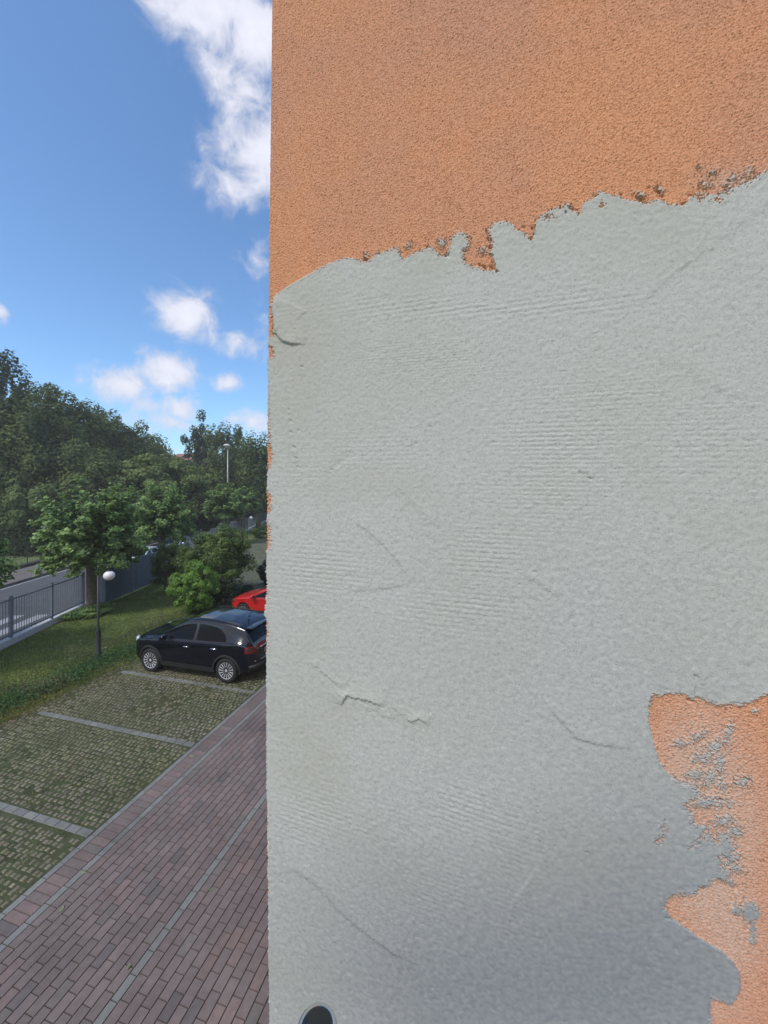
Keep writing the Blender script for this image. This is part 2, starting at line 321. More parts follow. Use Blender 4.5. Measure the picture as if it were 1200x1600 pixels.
def lip(poly, h, fall, wdt=1.6, jag=1.5, ridge=0.0):
    """a trowelled edge: ground on the left of the line's direction stands h mm higher and fades over fall pixels"""
    global hG
    xs = [p[0] for p in poly]; ys = [p[1] for p in poly]; m = fall*2.2+8
    sel = (PX > min(xs)-m) & (PX < max(xs)+m) & (PY > min(ys)-m) & (PY < max(ys)+m)
    px = PX[sel]+jag*edge_n[sel]; py = PY[sel]+jag*edge_m[sel]
    best = np.full(px.shape, 1e9, np.float32); sg = np.zeros(px.shape, np.float32); al = np.zeros(px.shape, np.float32)
    L = [0]
    for i in range(len(poly)-1): L.append(L[-1]+math.dist(poly[i], poly[i+1]))
    for i in range(len(poly)-1):
        x0, y0 = poly[i]; dx, dy = poly[i+1][0]-x0, poly[i+1][1]-y0; l = math.hypot(dx, dy)
        t = ((px-x0)*dx+(py-y0)*dy)/(l*l); tcl = np.clip(t, 0, 1)
        d = (px-x0-tcl*dx)**2+(py-y0-tcl*dy)**2; b = d < best
        best = np.where(b, d, best); sg = np.where(b, ((px-x0)*dy-(py-y0)*dx)/l, sg); al = np.where(b, L[i]+tcl*l, al)
    d = np.sqrt(best); s = np.sign(sg)*d
    endf = np.clip(np.minimum(al, L[-1]-al)/(.18*L[-1]+1e-6), 0, 1)*np.exp(-np.clip(d-np.abs(sg), 0, 50)*.6)
    prof = np.where(s > 0, (1-np.exp(-s/wdt))*np.exp(-s/fall), 0)
    if ridge: prof = prof+ridge*np.exp(-(s/wdt)**2)
    hG[sel] += 2.4*h*endf*prof
# (left of travel direction in picture coordinates = up when travelling right)
lip([(480,540),(455,539),(440,534),(432,522),(428,505),(426,485),(430,464),(440,452)][::-1], 2.2, 30, 1.2, .4)
lip([(420,517),(432,524)], 1.6, 6, 1.2, .5)
lip([(545,810),(575,828),(600,850),(622,876),(634,896),(638,914)], .75, 18, 2, .8, .5)
lip([(640,912),(615,918),(580,921),(545,925)], -.6, 20, 1.6, 1.0, .3)
lip([(600,745),(630,770),(660,800),(690,830)], .5, 14, 2, 1.0, .3)
lip([(478,1030),(500,1045),(520,1062),(540,1078)], .8, 14, 1.5, 1.2, .4)
lip([(534,1102),(538,1092),(542,1085),(556,1090),(572,1092),(590,1099),(604,1104)], 1.7, 14, 1.0, .8, .35)
lip([(534,1102),(538,1092),(542,1085)], .8, 6, 1.0, .5, .7)
lip([(560,1098),(575,1108),(592,1110),(606,1120),(622,1122)], .5, 8, 1.0, 1.8, .5)
lip([(604,1104),(616,1106),(626,1114),(634,1119)], .6, 8, 1.0, 1.4, .5)
lip([(700,1150),(690,1180),(672,1200)], .35, 8, 1.2, 1.6, .4)
lip([(632,1120),(645,1128),(652,1121),(660,1124),(668,1134)], 1.4, 9, 1.0, .9, .4)
lip([(668,1165),(664,1185),(658,1210),(656,1230),(654,1260)], .8, 9, 1.3, .8, .7)
lip([(605,1262),(612,1285),(624,1305),(636,1320),(642,1300),(640,1275)], -.6, 14, 1.6, .8, .25)
lip([(436,1372),(446,1358),(462,1359),(485,1372),(508,1395),(530,1420),(552,1440),(580,1462),(620,1490),(665,1510)], 1.15, 30, 2.2, .7, .35)
lip([(845,1085),(858,1105),(880,1130),(900,1152),(925,1160),(962,1166),(985,1168)], .95, 18, 1.6, 1.0, .35)
lip([(826,1180),(836,1230),(846,1275),(842,1300),(850,1335),(856,1370)], .7, 14, 1.5, 1.5, .4)
lip([(838,1352),(822,1378),(805,1400),(795,1425)], .8, 14, 1.5, 1.0, .4)
lip([(1240,285),(1195,325),(1140,365),(1085,405),(1050,430),(1015,462),(985,500)], -.42, 40, 3, 1.2, .1)
lip([(1040,560),(1100,600),(1180,640)], .4, 30, 3, 2, .1)
lip([(1075,1040),(1095,1062),(1098,1085)], .7, 10, 1.5, 1.5, .4)
lip([(815,900),(835,905),(860,925),(880,935)], .6, 10, 1.5, 2.0, .3)
lip([(900,730),(915,742),(925,750)], .7, 8, 1.2, 1.5, .3)
lip([(520,735),(540,722),(560,715)], -.6, 14, 1.5, 1.5, .3)
lip([(560,1450),(600,1480),(640,1520),(700,1560)], .4, 30, 3, 1.5, .1)
lip([(850,1440),(960,1480),(1100,1560)], .3, 60, 5, 1.5, .1)
# small holes and open pores
pits = [(452,640,2,1.4,1.3),(455,658,2,2,1.6),(456,676,2.4,1.6,1.8),(460,699,2.2,2,2.0),(463,716,2.4,1.6,2.0),(466,730,2,1.3,1.2),(468,673,1.6,1.4,1),(453,648,1.6,1.2,1),(472,573,3,1.2,1.2),(432,586,2,1.2,1.0),(518,734,2.6,1.6,1.4),(650,694,2.4,1.2,1.2),(669,712,1.8,1.2,1),(922,748,3.4,1.6,1.5),(918,742,2,1.2,1.2),
        (835,893,3,1.4,1.2),(812,913,2.6,1.2,1.1),(860,925,2.4,1.3,1.1),(1087,1056,4,1.4,1.4),(1087,1078,2,6,1.7),(1042,1077,1.8,1.8,1.2),(1078,1095,5,2.4,1.8),(1090,1090,5,2.2,1.6),(916,1330,1.8,1.8,1.2),(867,1320,1.6,1.6,1),(1083,1324,3,2,1.2),(1090,1318,2.2,2,1.2),
        (672,667,2.6,1.6,1.1),(846,661,1.8,1.3,1),(700,430,1.5,1.2,.8),(1114,1098,2,1.6,1.5),(1148,1098,2.4,1.4,1.4)]
for k in range(70):
    pits.append((rng.uniform(440,1190), rng.uniform(470,1500), rng.uniform(.8,1.8), rng.uniform(.8,1.3), rng.uniform(.4,1.0)))
deep = [(757,417,4,2.2,4.2),(769,418,4,2,4.2),(776,424,2.4,2,3.6),(765,376,4,1.8,3.5),(766,387,4,1.8,3.4),(768,399,4,1.4,3),(724,393,3,1.4,3),(726,406,4,1.2,2.6),(750,414,3,2,3),(700,398,2.4,3,3.2),(698,401,3,2,3),(655,393,3,1.4,2.6),(571,406,3,2.2,3.4),(592,396,2.4,2,3),(668,386,3,1.2,2.6),
        (832,357,2,3,3.4),(834,366,2,2,3),(829,375,1.6,1.6,3),(819,355,3,1.6,2.6),(855,341,3,1.4,2.6),(892,327,5,2,3.6),(884,333,2,1.4,3),(862,327,2.4,1.4,2.6),(1000,311,5,2.2,4.4),(1005,316,5,1.6,4.4),(1029,301,4,1.8,4.2),(1034,306,3,1.6,4),(1067,320,3,1.8,3.6),(1079,306,3,1.4,3),(1014,293,2,1.8,2.6),(970,303,2.4,1.4,2.6),(929,307,2,2.4,2.8),(1098,285,3,1.4,2.6),(1110,272,3,1.4,2.8),(1136,299,2,2,3),(1144,292,2.2,1.4,2.6),(1155,288,4,1.2,2.4),(1090,263,3,1.4,2.4),(1124,304,2,1.4,2.6),(1117,305,2,1.4,2.6),(1141,283,3,1.4,2.6),
        (1166,1218,4,2,2.6),(1150,1225,3,2,2.4),(1090,1240,2,4,2.2),(1125,1250,6,1.6,2.4),(1150,1388,3,4,2.4),(1045,1434,6,2,1.8)]
pit_h = np.zeros(SH, np.float32)
for (x, y, rx, ry, dp) in pits+deep:
    sel = (np.abs(PX-x) < rx*4+4) & (np.abs(PY-y) < ry*4+4)
    px = PX[sel]-x+.6*edge_n[sel]; py = PY[sel]-y+.6*edge_m[sel]-.35*px
    pit_h[sel] = np.minimum(pit_h[sel], -1.5*dp*np.exp(-((px/(rx*1.0))**2+(py/(ry*1.0))**2)))
hgt = hO*(1-greyness)+(hG+1.9)*greyness+1.0*np.exp(-((sdO+1.2)/1.3)**2)*greyness+pit_h
# scuffs of cement left on the high grain of the old render
sm_zone = np.clip(1.0*gz(1090,1190,80,110)+.9*gz(1100,1400,70,60)+.6*gz(1160,1300,60,90)+.8*gz(1150,285,60,24)+.8*gz(1150,1480,50,60)+.5*gz(1120,1580,60,40), 0, 1)
smear = np.clip((og*.5+og2*.6+edge_m*.35-.9+1.55*sm_zone)*1.1, 0, 1)*np.clip(sm_zone*1.6, 0, 1)*.60+.30*np.clip(sm_zone, 0, 1)
low_dark = np.clip(.85*gz(980,1560,460,230)+.22*gz(580,1400,230,130)+.30*gz(1050,1290,240,200)+.14*gz(900,1020,360,220)+.25*gz(650,1560,200,110)+.06*gg2, 0, 1)  # cement turns darker and bluer towards the lower right
wob = np.interp(PY[:, 0], [-200,0,200,400,600,800,1000,1200,1400,1600,1900], [6,5,2.5,0,-1.5,-3,-4,-3.5,-1,1,2]).astype(np.float32)/707
jit = (band(.0035, .015, seed=12)[:, 0]*.0006*np.interp(PY[:, 0], [450, 520], [.3, 1.3])).astype(np.float32)
for (yy, a_, w_) in [(960,.0058,6),(948,.003,5),(770,.0035,3),(862,.003,2.5),(1370,.003,4),(893,.002,5),(935,.0025,4),(815,.002,3),(1230,.0015,4),(1100,.0015,6),(1490,.002,6)]:
    jit -= (a_*np.exp(-((PY[:, 0]-yy)/w_)**2)).astype(np.float32)
SHF = (wob+jit)[:, None]*np.exp(-UU/.012)
rnd = np.clip(1-UU/.004, 0, 1)**2*1.6                                  # slightly rounded arris
hm = (hgt-rnd)*.001
VXw = C0.x+WDIR.x*(UU+SHF)-U2.x*hm; VYw = C0.y+WDIR.y*(UU+SHF)-U2.y*hm
V = np.stack([VXw, VYw, ZZ], -1).reshape(-1, 3)
idx = np.arange(nu*nz_, dtype=np.int32).reshape(nz_, nu)
nb = len(V); back = np.stack([VXw[:, 0]+U2.x*.07+WDIR.x*.001, VYw[:, 0]+U2.y*.07+WDIR.y*.001, ZZ[:, 0]], -1); V = np.concatenate([V, back.astype(V.dtype)])
bi = nb+np.arange(nz_, dtype=np.int32); QB = np.stack([bi[:-1], idx[:-1, 0], idx[1:, 0], bi[1:]], -1)
Q = np.stack([idx[:-1, :-1], idx[:-1, 1:], idx[1:, 1:], idx[1:, :-1]], -1).reshape(-1, 4)
qo = np.concatenate([isO[:-1, :-1].ravel(), isO[:-1, 0]]); Q = np.concatenate([Q, QB])
attr = np.stack([smear, low_dark, greyness], -1).reshape(-1, 3).astype(np.float32); attr = np.concatenate([attr, np.stack([smear, low_dark, greyness], -1)[:, 0].astype(np.float32)])
building = empty('apartment_building', (C0.x, C0.y, 0), 0, 'orange rendered apartment block whose near wall is patched with rough grey cement', 'building')
def world_child(o, parent): o.parent = parent; o.matrix_parent_inverse = parent.matrix_basis.inverted() if False else Matrix.Translation(-parent.location); return o
def sub_mesh(name, sel):
    q = Q[sel]; ids, inv = np.unique(q.ravel(), return_inverse=True)
    return np_mesh(name, V[ids], inv.reshape(-1, 4), attr[ids], smooth=True)
def wall_mat(name, orange):
    m = bpy.data.materials.new(name); m.use_nodes = True; t = m.node_tree; b = t.nodes['Principled BSDF']
    b.inputs['Roughness'].default_value = .92; b.inputs['Specular IOR Level'].default_value = .2
    tcn = t.nodes.new('ShaderNodeTexCoord'); a = t.nodes.new('ShaderNodeAttribute'); a.attribute_name = 'col'
    sp = t.nodes.new('ShaderNodeSeparateXYZ'); t.links.new(a.outputs['Vector'], sp.inputs[0])
    def noise(s, d=3, r=.5):
        n = t.nodes.new('ShaderNodeTexNoise'); n.inputs['Scale'].default_value = s; n.inputs['Detail'].default_value = d; n.inputs['Roughness'].default_value = r
        t.links.new(tcn.outputs['Object'], n.inputs['Vector']); return n.outputs['Fac']
    def ramp(f, lo, hi, c0, c1):
        r = t.nodes.new('ShaderNodeMapRange'); r.inputs[1].default_value = lo; r.inputs[2].default_value = hi; t.links.new(f, r.inputs[0])
        x = t.nodes.new('ShaderNodeMix'); x.data_type = 'RGBA'; t.links.new(r.outputs[0], x.inputs[0])
        for s_, c in ((6, c0), (7, c1)):
            if isinstance(c, tuple): x.inputs[s_].default_value = (*c, 1)
            else: t.links.new(c, x.inputs[s_])
        return x.outputs[2]
    if orange:
        c = ramp(noise(2.6, 5, .6), .38, .62, (.55,.285,.185), (.63,.305,.165))
        c = ramp(noise(420, 2), .56, .70, c, (.40,.135,.055))
        c = ramp(noise(520, 2), .66, .74, c, (.72,.46,.31))
        c = ramp(sp.outputs[0], 0, 1, c, (.54,.40,.32))
    else:
        c = ramp(noise(5, 4), .35, .65, (.442,.446,.412), (.462,.464,.440))
        c = ramp(noise(460, 2), .53, .70, c, (.315,.325,.30))
        c = ramp(noise(520, 2), .62, .72, c, (.47,.475,.45))
        c = ramp(noise(3.1, 5, .6), .52, .75, c, (.40,.40,.345))
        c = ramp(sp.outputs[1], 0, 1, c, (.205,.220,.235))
    t.links.new(c, b.inputs['Base Color'])
    bp = t.nodes.new('ShaderNodeBump'); bp.inputs['Strength'].default_value = .55 if orange else .35; bp.inputs['Distance'].default_value = .0008
    t.links.new(noise(600, 2), bp.inputs['Height']); t.links.new(bp.outputs[0], b.inputs['Normal'])
    return m
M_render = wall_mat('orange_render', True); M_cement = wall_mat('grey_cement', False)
world_child(link('textured_wall', sub_mesh('textured_wall', qo), M_render), building)
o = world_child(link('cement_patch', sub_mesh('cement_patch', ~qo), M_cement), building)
# remaining body of the block
def W3(u, back, z): p = C0+WDIR*u+U2*back; return (p.x, p.y, z)
bm = bmesh.new(); TOPZ = 9.6; LW, DP = 9.0, 16.0
def quad(bm, *ps): bm.faces.new([bm.verts.new(p) for p in ps])
quad(bm, W3(.009,0,Z1-DW), W3(UW-DW,0,Z1-DW), W3(UW-DW,0,TOPZ), W3(.009,0,TOPZ)); quad(bm, W3(.009,0,0), W3(UW-DW,0,0), W3(UW-DW,0,Z0), W3(.009,0,Z0))
quad(bm, W3(UW-DW,0,0), W3(LW,0,0), W3(LW,0,TOPZ), W3(UW-DW,0,TOPZ))
quad(bm, W3(.009,0.02,0), W3(.009,0.02,TOPZ), W3(.009,DP,TOPZ), W3(.009,DP,0)); quad(bm, W3(LW,0,0), W3(LW,DP,0), W3(LW,DP,TOPZ), W3(LW,0,TOPZ)); quad(bm, W3(.009,DP,0), W3(LW,DP,0), W3(LW,DP,TOPZ), W3(.009,DP,TOPZ))
world_child(bm_obj('outer_wall', bm, M_facade), building)
bm = bmesh.new(); vs = []
for zc in (TOPZ, TOPZ+.22):
    vs.append([bm.verts.new(W3(*p, zc)) for p in ((-.35,-.35),(LW+.35,-.35),(LW+.35,DP+.35),(-.35,DP+.35))])
bm.faces.new(vs[0]); bm.faces.new(vs[1])
for i in range(4): bm.faces.new((vs[0][i], vs[0][(i+1)%4], vs[1][(i+1)%4], vs[1][i]))
bmesh.ops.recalc_face_normals(bm, faces=bm.faces)
world_child(bm_obj('roof', bm, M_conc), building)
bm = bmesh.new(); vs = []
for zc in (3.92, 4.10):
    vs.append([bm.verts.new(W3(*p, zc)) for p in ((.05,-.003),(3.2,-.003),(3.2,-1.6),(.05,-1.6))])
bm.faces.new(vs[0]); bm.faces.new(vs[1])
for i in range(4): bm.faces.new((vs[0][i], vs[0][(i+1)%4], vs[1][(i+1)%4], vs[1][i]))
bmesh.ops.recalc_face_normals(bm, faces=bm.faces)
world_child(bm_obj('balcony_slab', bm, M_conc), building)
# steel railing post under the lens
PO = Vector((-.0735, .42, 4.10)); pt = 5.6-.42*(1604-YH)/F-PO.z
post = empty('railing_post', PO, 0, 'round polished steel railing post with a dark cap standing before the patched wall', 'post')
bm = bmesh.new(); rr = .0222
lathe(bm, [(rr,0.0),(rr,pt-.004),(rr-.0012,pt-.0012),(rr-.0032,pt),(rr-.0048,pt-.0008)], 64); bm_obj('tube', bm, M_steel, post, True)
bm = bmesh.new(); lathe(bm, [(rr-.0049,pt-.006),(rr-.0049,pt-.0008),(rr-.0075,pt-.0002),(.001,pt+.0012)], 64); bm_obj('end_cap', bm, M_cap, post, True)
bm = bmesh.new(); lathe(bm, [(.05,0),(.05,.006),(.048,.008),(rr+.0005,.009)], 48); bm_obj('base_flange', bm, M_steel, post)

# ------------------------------------------------------------------ ground
def sheet(name, pts, z, m, kind='structure'):
    bm = bmesh.new(); bm.faces.new([bm.verts.new((p[0], p[1], z)) for p in pts])
    bmesh.ops.recalc_face_normals(bm, faces=bm.faces)
    for f in bm.faces:
        if f.normal.z < 0: f.normal_flip()
    return tag(bm_obj(name, bm, m), kind=kind)
sheet('ground', [(-700,-500),(700,-500),(700,900),(-700,900)], -.012, M_ground)
def FX(Y): return -13.5-.134*(Y-13.5)                               # the boundary fence line
sl_ = math.atan(.134); RD = Vector((-math.sin(sl_), math.cos(sl_))); RN = Vector((-RD.y, RD.x))     # road direction, and left normal
FP = Vector((-13.5, 13.5))
def RT(s, t, z=0.0): p = FP+RD*s+RN*t; return (p.x, p.y, z)
sheet('lawn', [RT(-40,-.1),RT(75,-.1),(30,88),(30,-25)], -.004, M_lawn)
sheet('road', [RT(-60,.35),RT(140,.35),RT(140,7.05),RT(-60,7.05)], -.004, M_asph)
sheet('edge_line', [RT(-60,6.72),RT(140,6.72),RT(140,6.84),RT(-60,6.84)], .0, M_white)
bm = bmesh.new()
for k in range(6):
    t0 = 1.0+k*1.0; zz_ = .0
    quad(bm, RT(-1.6,t0,zz_), RT(3.9+.03*k,t0,zz_), RT(3.9+.03*k,t0+.5,zz_), RT(-1.6,t0+.5,zz_))
tag(bm_obj('zebra_crossing', bm, M_white), kind='structure')
bm = bmesh.new(); vs = []
for (t0, z) in ((7.05,-.004),(7.05,.13),(7.2,.132),(9.7,.14),(9.7,-.01)):
    vs.append([bm.verts.new(RT(-60,t0,z)), bm.verts.new(RT(140,t0,z))])
for i in range(len(vs)-1): bm.faces.new((vs[i][0], vs[i][1], vs[i+1][1], vs[i+1][0]))
bmesh.ops.recalc_face_normals(bm, faces=bm.faces)
tag(bm_obj('sidewalk', bm, M_walk), kind='structure')
sheet('yard', [(-8.2,19.0),(-10.6,26),(-13.4,38),(-13.6,42),(-12,44.5),(24,52),(24,19)], .004, M_yard)
# brick lane
def bricks(name, cells, m, z0=0.0, h=.012, cham=.0032, parent=None):
    """cells: list of (s0,s1,t0,t1,rgb) in the lane frame"""
    c = np.array([x[:4] for x in cells], np.float32); col = np.array([x[4] for x in cells], np.float32); n = len(c)
    s0, s1, t0, t1 = c.T; dz = rng.normal(0, .0005, (n, 4)).astype(np.float32)
    def P(s, t, z): return np.stack([K1.x+U2.x*s+N2.x*t, K1.y+U2.y*s+N2.y*t, z], -1)
    v = [P(s0,t0,np.full(n, z0)), P(s1,t0,np.full(n, z0)), P(s1,t1,np.full(n, z0)), P(s0,t1,np.full(n, z0))]
    zt = z0+h; v += [P(s0+cham,t0+cham,zt+dz[:,0]), P(s1-cham,t0+cham,zt+dz[:,1]), P(s1-cham,t1-cham,zt+dz[:,2]), P(s0+cham,t1-cham,zt+dz[:,3])]
    V_ = np.stack(v, 1).reshape(-1, 3); b = np.arange(n)[:, None]*8
    fs = np.concatenate([b+np.array([4,5,6,7]), b+np.array([0,1,5,4]), b+np.array([1,2,6,5]), b+np.array([2,3,7,6]), b+np.array([3,0,4,7])], 0)
    me = np_mesh(name, V_, fs, np.repeat(col, 8, 0)); return link(name, me, m, parent)
S0, S1 = -10.2, 12.5
def sheetL(name, s0, s1, t0, t1, z, m): return sheet(name, [LT(s0,t0),LT(s1,t0),LT(s1,t1),LT(s0,t1)], z, m)
sheetL('joint_bed', S0, S1, -6.4, .02, .0, M_joint)
cells = []; BL = .238; BWD = (1.79-.105)/13; g = .0036
def brc():
    k = rng.uniform(); base = np.array([.136,.109,.103]) if k > .14 else np.array([.126,.110,.100])
    if k > .85: base = np.array([.150,.112,.103])
    if k < .05: base = np.array([.105,.09,.088])
    return base*1.10*rng.normal(1, .055)
def strip(t_hi, wd, ln, colfn, off=0.0):
    s = S0-off
    while s < S1:
        cells.append((s+g+.0015, s+ln-g-.0015, t_hi-wd+g, t_hi-g, colfn())); s += ln
grey = lambda: np.array([.172,.178,.168])*rng.normal(1, .05)
strip(0.0, .105, BL, grey)
strip(-.105, .32, .125, brc, .03)
strip(-.425, .105, BL, grey)
t = -.53
for k in range(13): strip(t, BWD, BL, brc, (k%2)*BL/2+.02*(k%3)); t -= BWD
strip(t, .105, BL, grey, .05); t -= .105
for k in range(27): strip(t, BWD, BL, brc, (k%2)*BL/2+.02*((k+1)%3)); t -= BWD
tag(bricks('brick_lane', cells, M_brick, .001), kind='structure')
# parking bays of grass pavers
sheetL('bay_soil', S0, 9.8, .02, 5.6, .0005, M_soil)
from mathutils import noise as mn
def vn(s, t, sc, o=0): return mn.noise(Vector((s*sc+o, t*sc-o, o*1.7)))
cells = []; BW = 2.25
lines = [0.02-BW*k for k in range(-4, 5)]
def on_line(s): return any(abs(s-l) < .075 for l in lines)
ps, ptt = .104, .104; r_ = 0; s = S0
while s < 9.7:
    t = .03+(r_%2)*.052+rng.normal(0,.012)
    while t < 5.35:
        cov = max(0, (t-4.35)/1.0)*1.1+max(0, vn(s, t, .75, 3.1))*1.0
        if not on_line(s+.05) and rng.uniform() > cov*.8:
            js, jt = rng.normal(0, .010), rng.normal(0, .010); ws, wt = rng.uniform(.055,.083), rng.uniform(.055,.083)
            f = np.clip(.5+.9*vn(s, t, .8, 9.2)+rng.normal(0, .25), 0, 1)
            c = np.array([.165,.148,.110])*(1-f)+np.array([.125,.125,.07])*f
            c = c*rng.normal(1, .14)*(1+.1*vn(s, t, .5, 20))
            cells.append((s+js, s+js+ws, t+jt, t+jt+wt, c))
        t += ptt
    s += ps; r_ += 1
tag(bricks('grass_paver_blocks', cells, M_cobble, .001, .010, .009), kind='structure')
cells = []
for l in lines:
    if l < S0+.2: continue
    t = .02
    while t < 4.45:
        cells.append((l-.06, l+.06, t+.003, t+.242, np.array([.165,.170,.160])*rng.normal(1, .06))); t += .245
tag(bricks('bay_divider_lines', cells, M_brick, .001, .014, .005), kind='structure')

# ------------------------------------------------------------------ grass, weeds, leaves as masses
def blades(P, hgt_, wid, col, lean=.5):
    n = len(P); a = rng.uniform(0, 2*np.pi, n); d = np.stack([np.cos(a), np.sin(a)], -1)
    b = rng.uniform(0, 2*np.pi, n); l = np.stack([np.cos(b), np.sin(b)], -1)*(rng.uniform(0, lean, n)*hgt_)[:, None]
    v0 = P.copy(); v0[:, :2] -= d*wid[:, None]/2; v1 = P.copy(); v1[:, :2] += d*wid[:, None]/2
    v2 = P.copy(); v2[:, :2] += l; v2[:, 2] += hgt_
    V_ = np.stack([v0, v1, v2], 1).reshape(-1, 3); f = np.arange(n*3).reshape(-1, 3)
    return V_, f, np.repeat(col, 3, 0)
def vnoise2(x, y, sc, seed):
    g_ = np.random.default_rng(seed).uniform(-1, 1, (256, 256)); X_ = x*sc+500; Y_ = y*sc+500
    xi = np.floor(X_).astype(int); yi = np.floor(Y_).astype(int); fx = X_-xi; fy = Y_-yi; fx = fx*fx*(3-2*fx); fy = fy*fy*(3-2*fy)
    a = g_[xi%256, yi%256]; b = g_[(xi+1)%256, yi%256]; c = g_[xi%256, (yi+1)%256]; d = g_[(xi+1)%256, (yi+1)%256]
    return (a*(1-fx)+b*fx)*(1-fy)+(c*(1-fx)+d*fx)*fy
def mixc(a, b, f): return np.array(a)[None]*(1-f[:, None])+np.array(b)[None]*f[:, None]
# lawn blades, nearer ground denser
n = 150000; Y_ = 9+34*rng.uniform(0, 1, n)**1.5; fx0 = -13.5-.134*(Y_-13.5)+.15; lt = K1.x+U2.x*((Y_-K1.y)/U2.y)-5.5/abs(N2.x)*1.0
X_ = fx0+(lt-fx0+.5)*rng.uniform(0, 1, n)
keep = (X_ < lt+.6) | (Y_ > 24); P = np.stack([X_, Y_, np.zeros(n)], -1)[keep]; n = len(P)
f = np.clip(.5+.5*vnoise2(P[:,0], P[:,1], .7, 1)+.4*vnoise2(P[:,0], P[:,1], 3, 2)+rng.normal(0, .2, n), 0, 1)
c = mixc((.14,.20,.045), (.26,.31,.08), f)*rng.normal(1, .18, (n, 1)); dry = (rng.uniform(0, 1, n) < .06); c[dry] = (.22,.20,.11)
v_, f_, c_ = blades(P, rng.uniform(.015, .045, n), rng.uniform(.008, .02, n)*(1+P[:,1]/14), np.clip(c, .01, 1), .9)
tag(link('lawn_grass', np_mesh('lawn_grass', v_, f_, c_), M_grass), 'short mown green lawn grass between the boundary fence and the parking bays', 'grass', kind='stuff')
# grass in the paver joints
n = 230000; s = rng.uniform(S0, 9.6, n); t = rng.uniform(.03, 5.6, n)
nn = vnoise2(s, t, 1.1, 5)*.6+vnoise2(s, t, 3.5, 6)*.4
keep = rng.uniform(0, 1, n) < (.35+.6*nn+np.clip((t-4.3), 0, 1)*.9); s, t, nn = s[keep], t[keep], nn[keep]; n = len(s)
P = np.stack([K1.x+U2.x*s+N2.x*t, K1.y+U2.y*s+N2.y*t, np.full(n, .002)], -1)
f = np.clip(.34+.9*vnoise2(s, t, .9, 8)+rng.normal(0, .3, n), 0, 1); c = mixc((.075,.145,.03), (.22,.18,.075), f)*rng.normal(1, .2, (n, 1))
bro = (rng.uniform(0, 1, n) < .3*np.clip(vnoise2(s, t, .8, 9)*2, 0, 1)); c[bro] = (.22,.12,.045)
v_, f_, c_ = blades(P, rng.uniform(.012, .034, n)*(1+.8*np.clip(t-4.4, 0, 1)), rng.uniform(.006, .014, n), np.clip(c, .01, 1), 1.4)
tag(link('joint_grass', np_mesh('joint_grass', v_, f_, c_), M_grass), 'green and straw coloured grass growing between the parking bay blocks', 'grass', kind='stuff')
def leafmesh(P, nrm, size, col, aspect=.62):
    """rhombic folded leaves (2 tris each as one quad)"""
    n = len(P); r1 = rng.normal(0, 1, (n, 3)); nrm = nrm/(np.linalg.norm(nrm, axis=1, keepdims=True)+1e-9)
    a = np.cross(nrm, r1); a /= np.linalg.norm(a, axis=1, keepdims=True)+1e-9; b = np.cross(nrm, a)
    L = size[:, None]*.5; v0 = P-a*L; v2 = P+a*L; dr = nrm*L*.25; v1 = P+b*L*aspect-dr; v3 = P-b*L*aspect-dr
    V_ = np.stack([v0, v1, v2, v3], 1).reshape(-1, 3); return V_, np.arange(n*4).reshape(-1, 4), np.repeat(col, 4, 0)
# weed border along the bays
n = 26000; s = rng.uniform(-10, 6.5, n); t = 5.75+rng.normal(0, .30, n)+.22*vnoise2(s, s*0, .8, 3)
zt = np.abs(rng.normal(0, .09, n))*(1+.9*vnoise2(s, t, 1.1, 4))
P = np.stack([K1.x+U2.x*s+N2.x*t, K1.y+U2.y*s+N2.y*t, .01+np.clip(zt, 0, .4)], -1)
c = mixc((.04,.10,.028), (.11,.21,.06), np.clip(rng.normal(.45, .3, n)+zt, 0, 1)); br = (vnoise2(s, t, .7, 14) > .35) & (rng.uniform(0, 1, n) < .5); c[br] = (.19,.17,.09)
v_, f_, c_ = leafmesh(P, rng.normal(0, .5, (n, 3))+np.array([0, 0, 1.0]), rng.uniform(.03, .08, n), c)
tag(link('weed_border', np_mesh('weed_border', v_, f_, c_), M_leaf), 'low dark green weeds and ivy along the lawn edge of the parking bays', 'weeds', kind='stuff')
# tall dry-ish weeds in front of the shrubs
n = 9000; s = rng.uniform(-2.2, 6.5, n); t = 6.6+rng.normal(0, .45, n); cl = np.clip(.45+vnoise2(s, t, 1.4, 21), 0, 2)
P = np.stack([K1.x+U2.x*s+N2.x*t, K1.y+U2.y*s+N2.y*t, rng.uniform(0, .75, n)*cl*.8], -1)
c = mixc((.08,.12,.045), (.18,.19,.09), rng.uniform(0, 1, n)); v_, f_, c_ = leafmesh(P, rng.normal(0, 1, (n, 3)), rng.uniform(.03, .09, n), c, .4)
tag(link('tall_weeds', np_mesh('tall_weeds', v_, f_, c_), M_leaf), 'straggly brownish green weeds between the lawn and the shrubs behind the black car', 'weeds', kind='stuff')
n = 38; q = rng.uniform(0, 1, n); P = np.stack([-13+4.5*rng.uniform(0, 1, n)-.1*0, 11+9*q, np.full(n, .05)], -1); P[:, 0] -= .134*(P[:, 1]-13)
P = np.concatenate([P, [tuple(G(200.5,1509,.022)), tuple(G(131,1362,.022)), tuple(G(300,1180,.022)), tuple(G(95,1420,.022)), tuple(G(330,1390,.022))]]); n = len(P)
v_, f_, c_ = leafmesh(P, rng.normal(0, .25, (n, 3))+np.array([0,0,1.]), rng.uniform(.06, .14, n), np.tile([.30,.34,.20], (n, 1)), .8)
tag(link('fallen_leaves', np_mesh('fallen_leaves', v_, f_, c_), M_leaf), 'scattered pale fallen leaves lying on the lawn', 'leaves', kind='stuff')

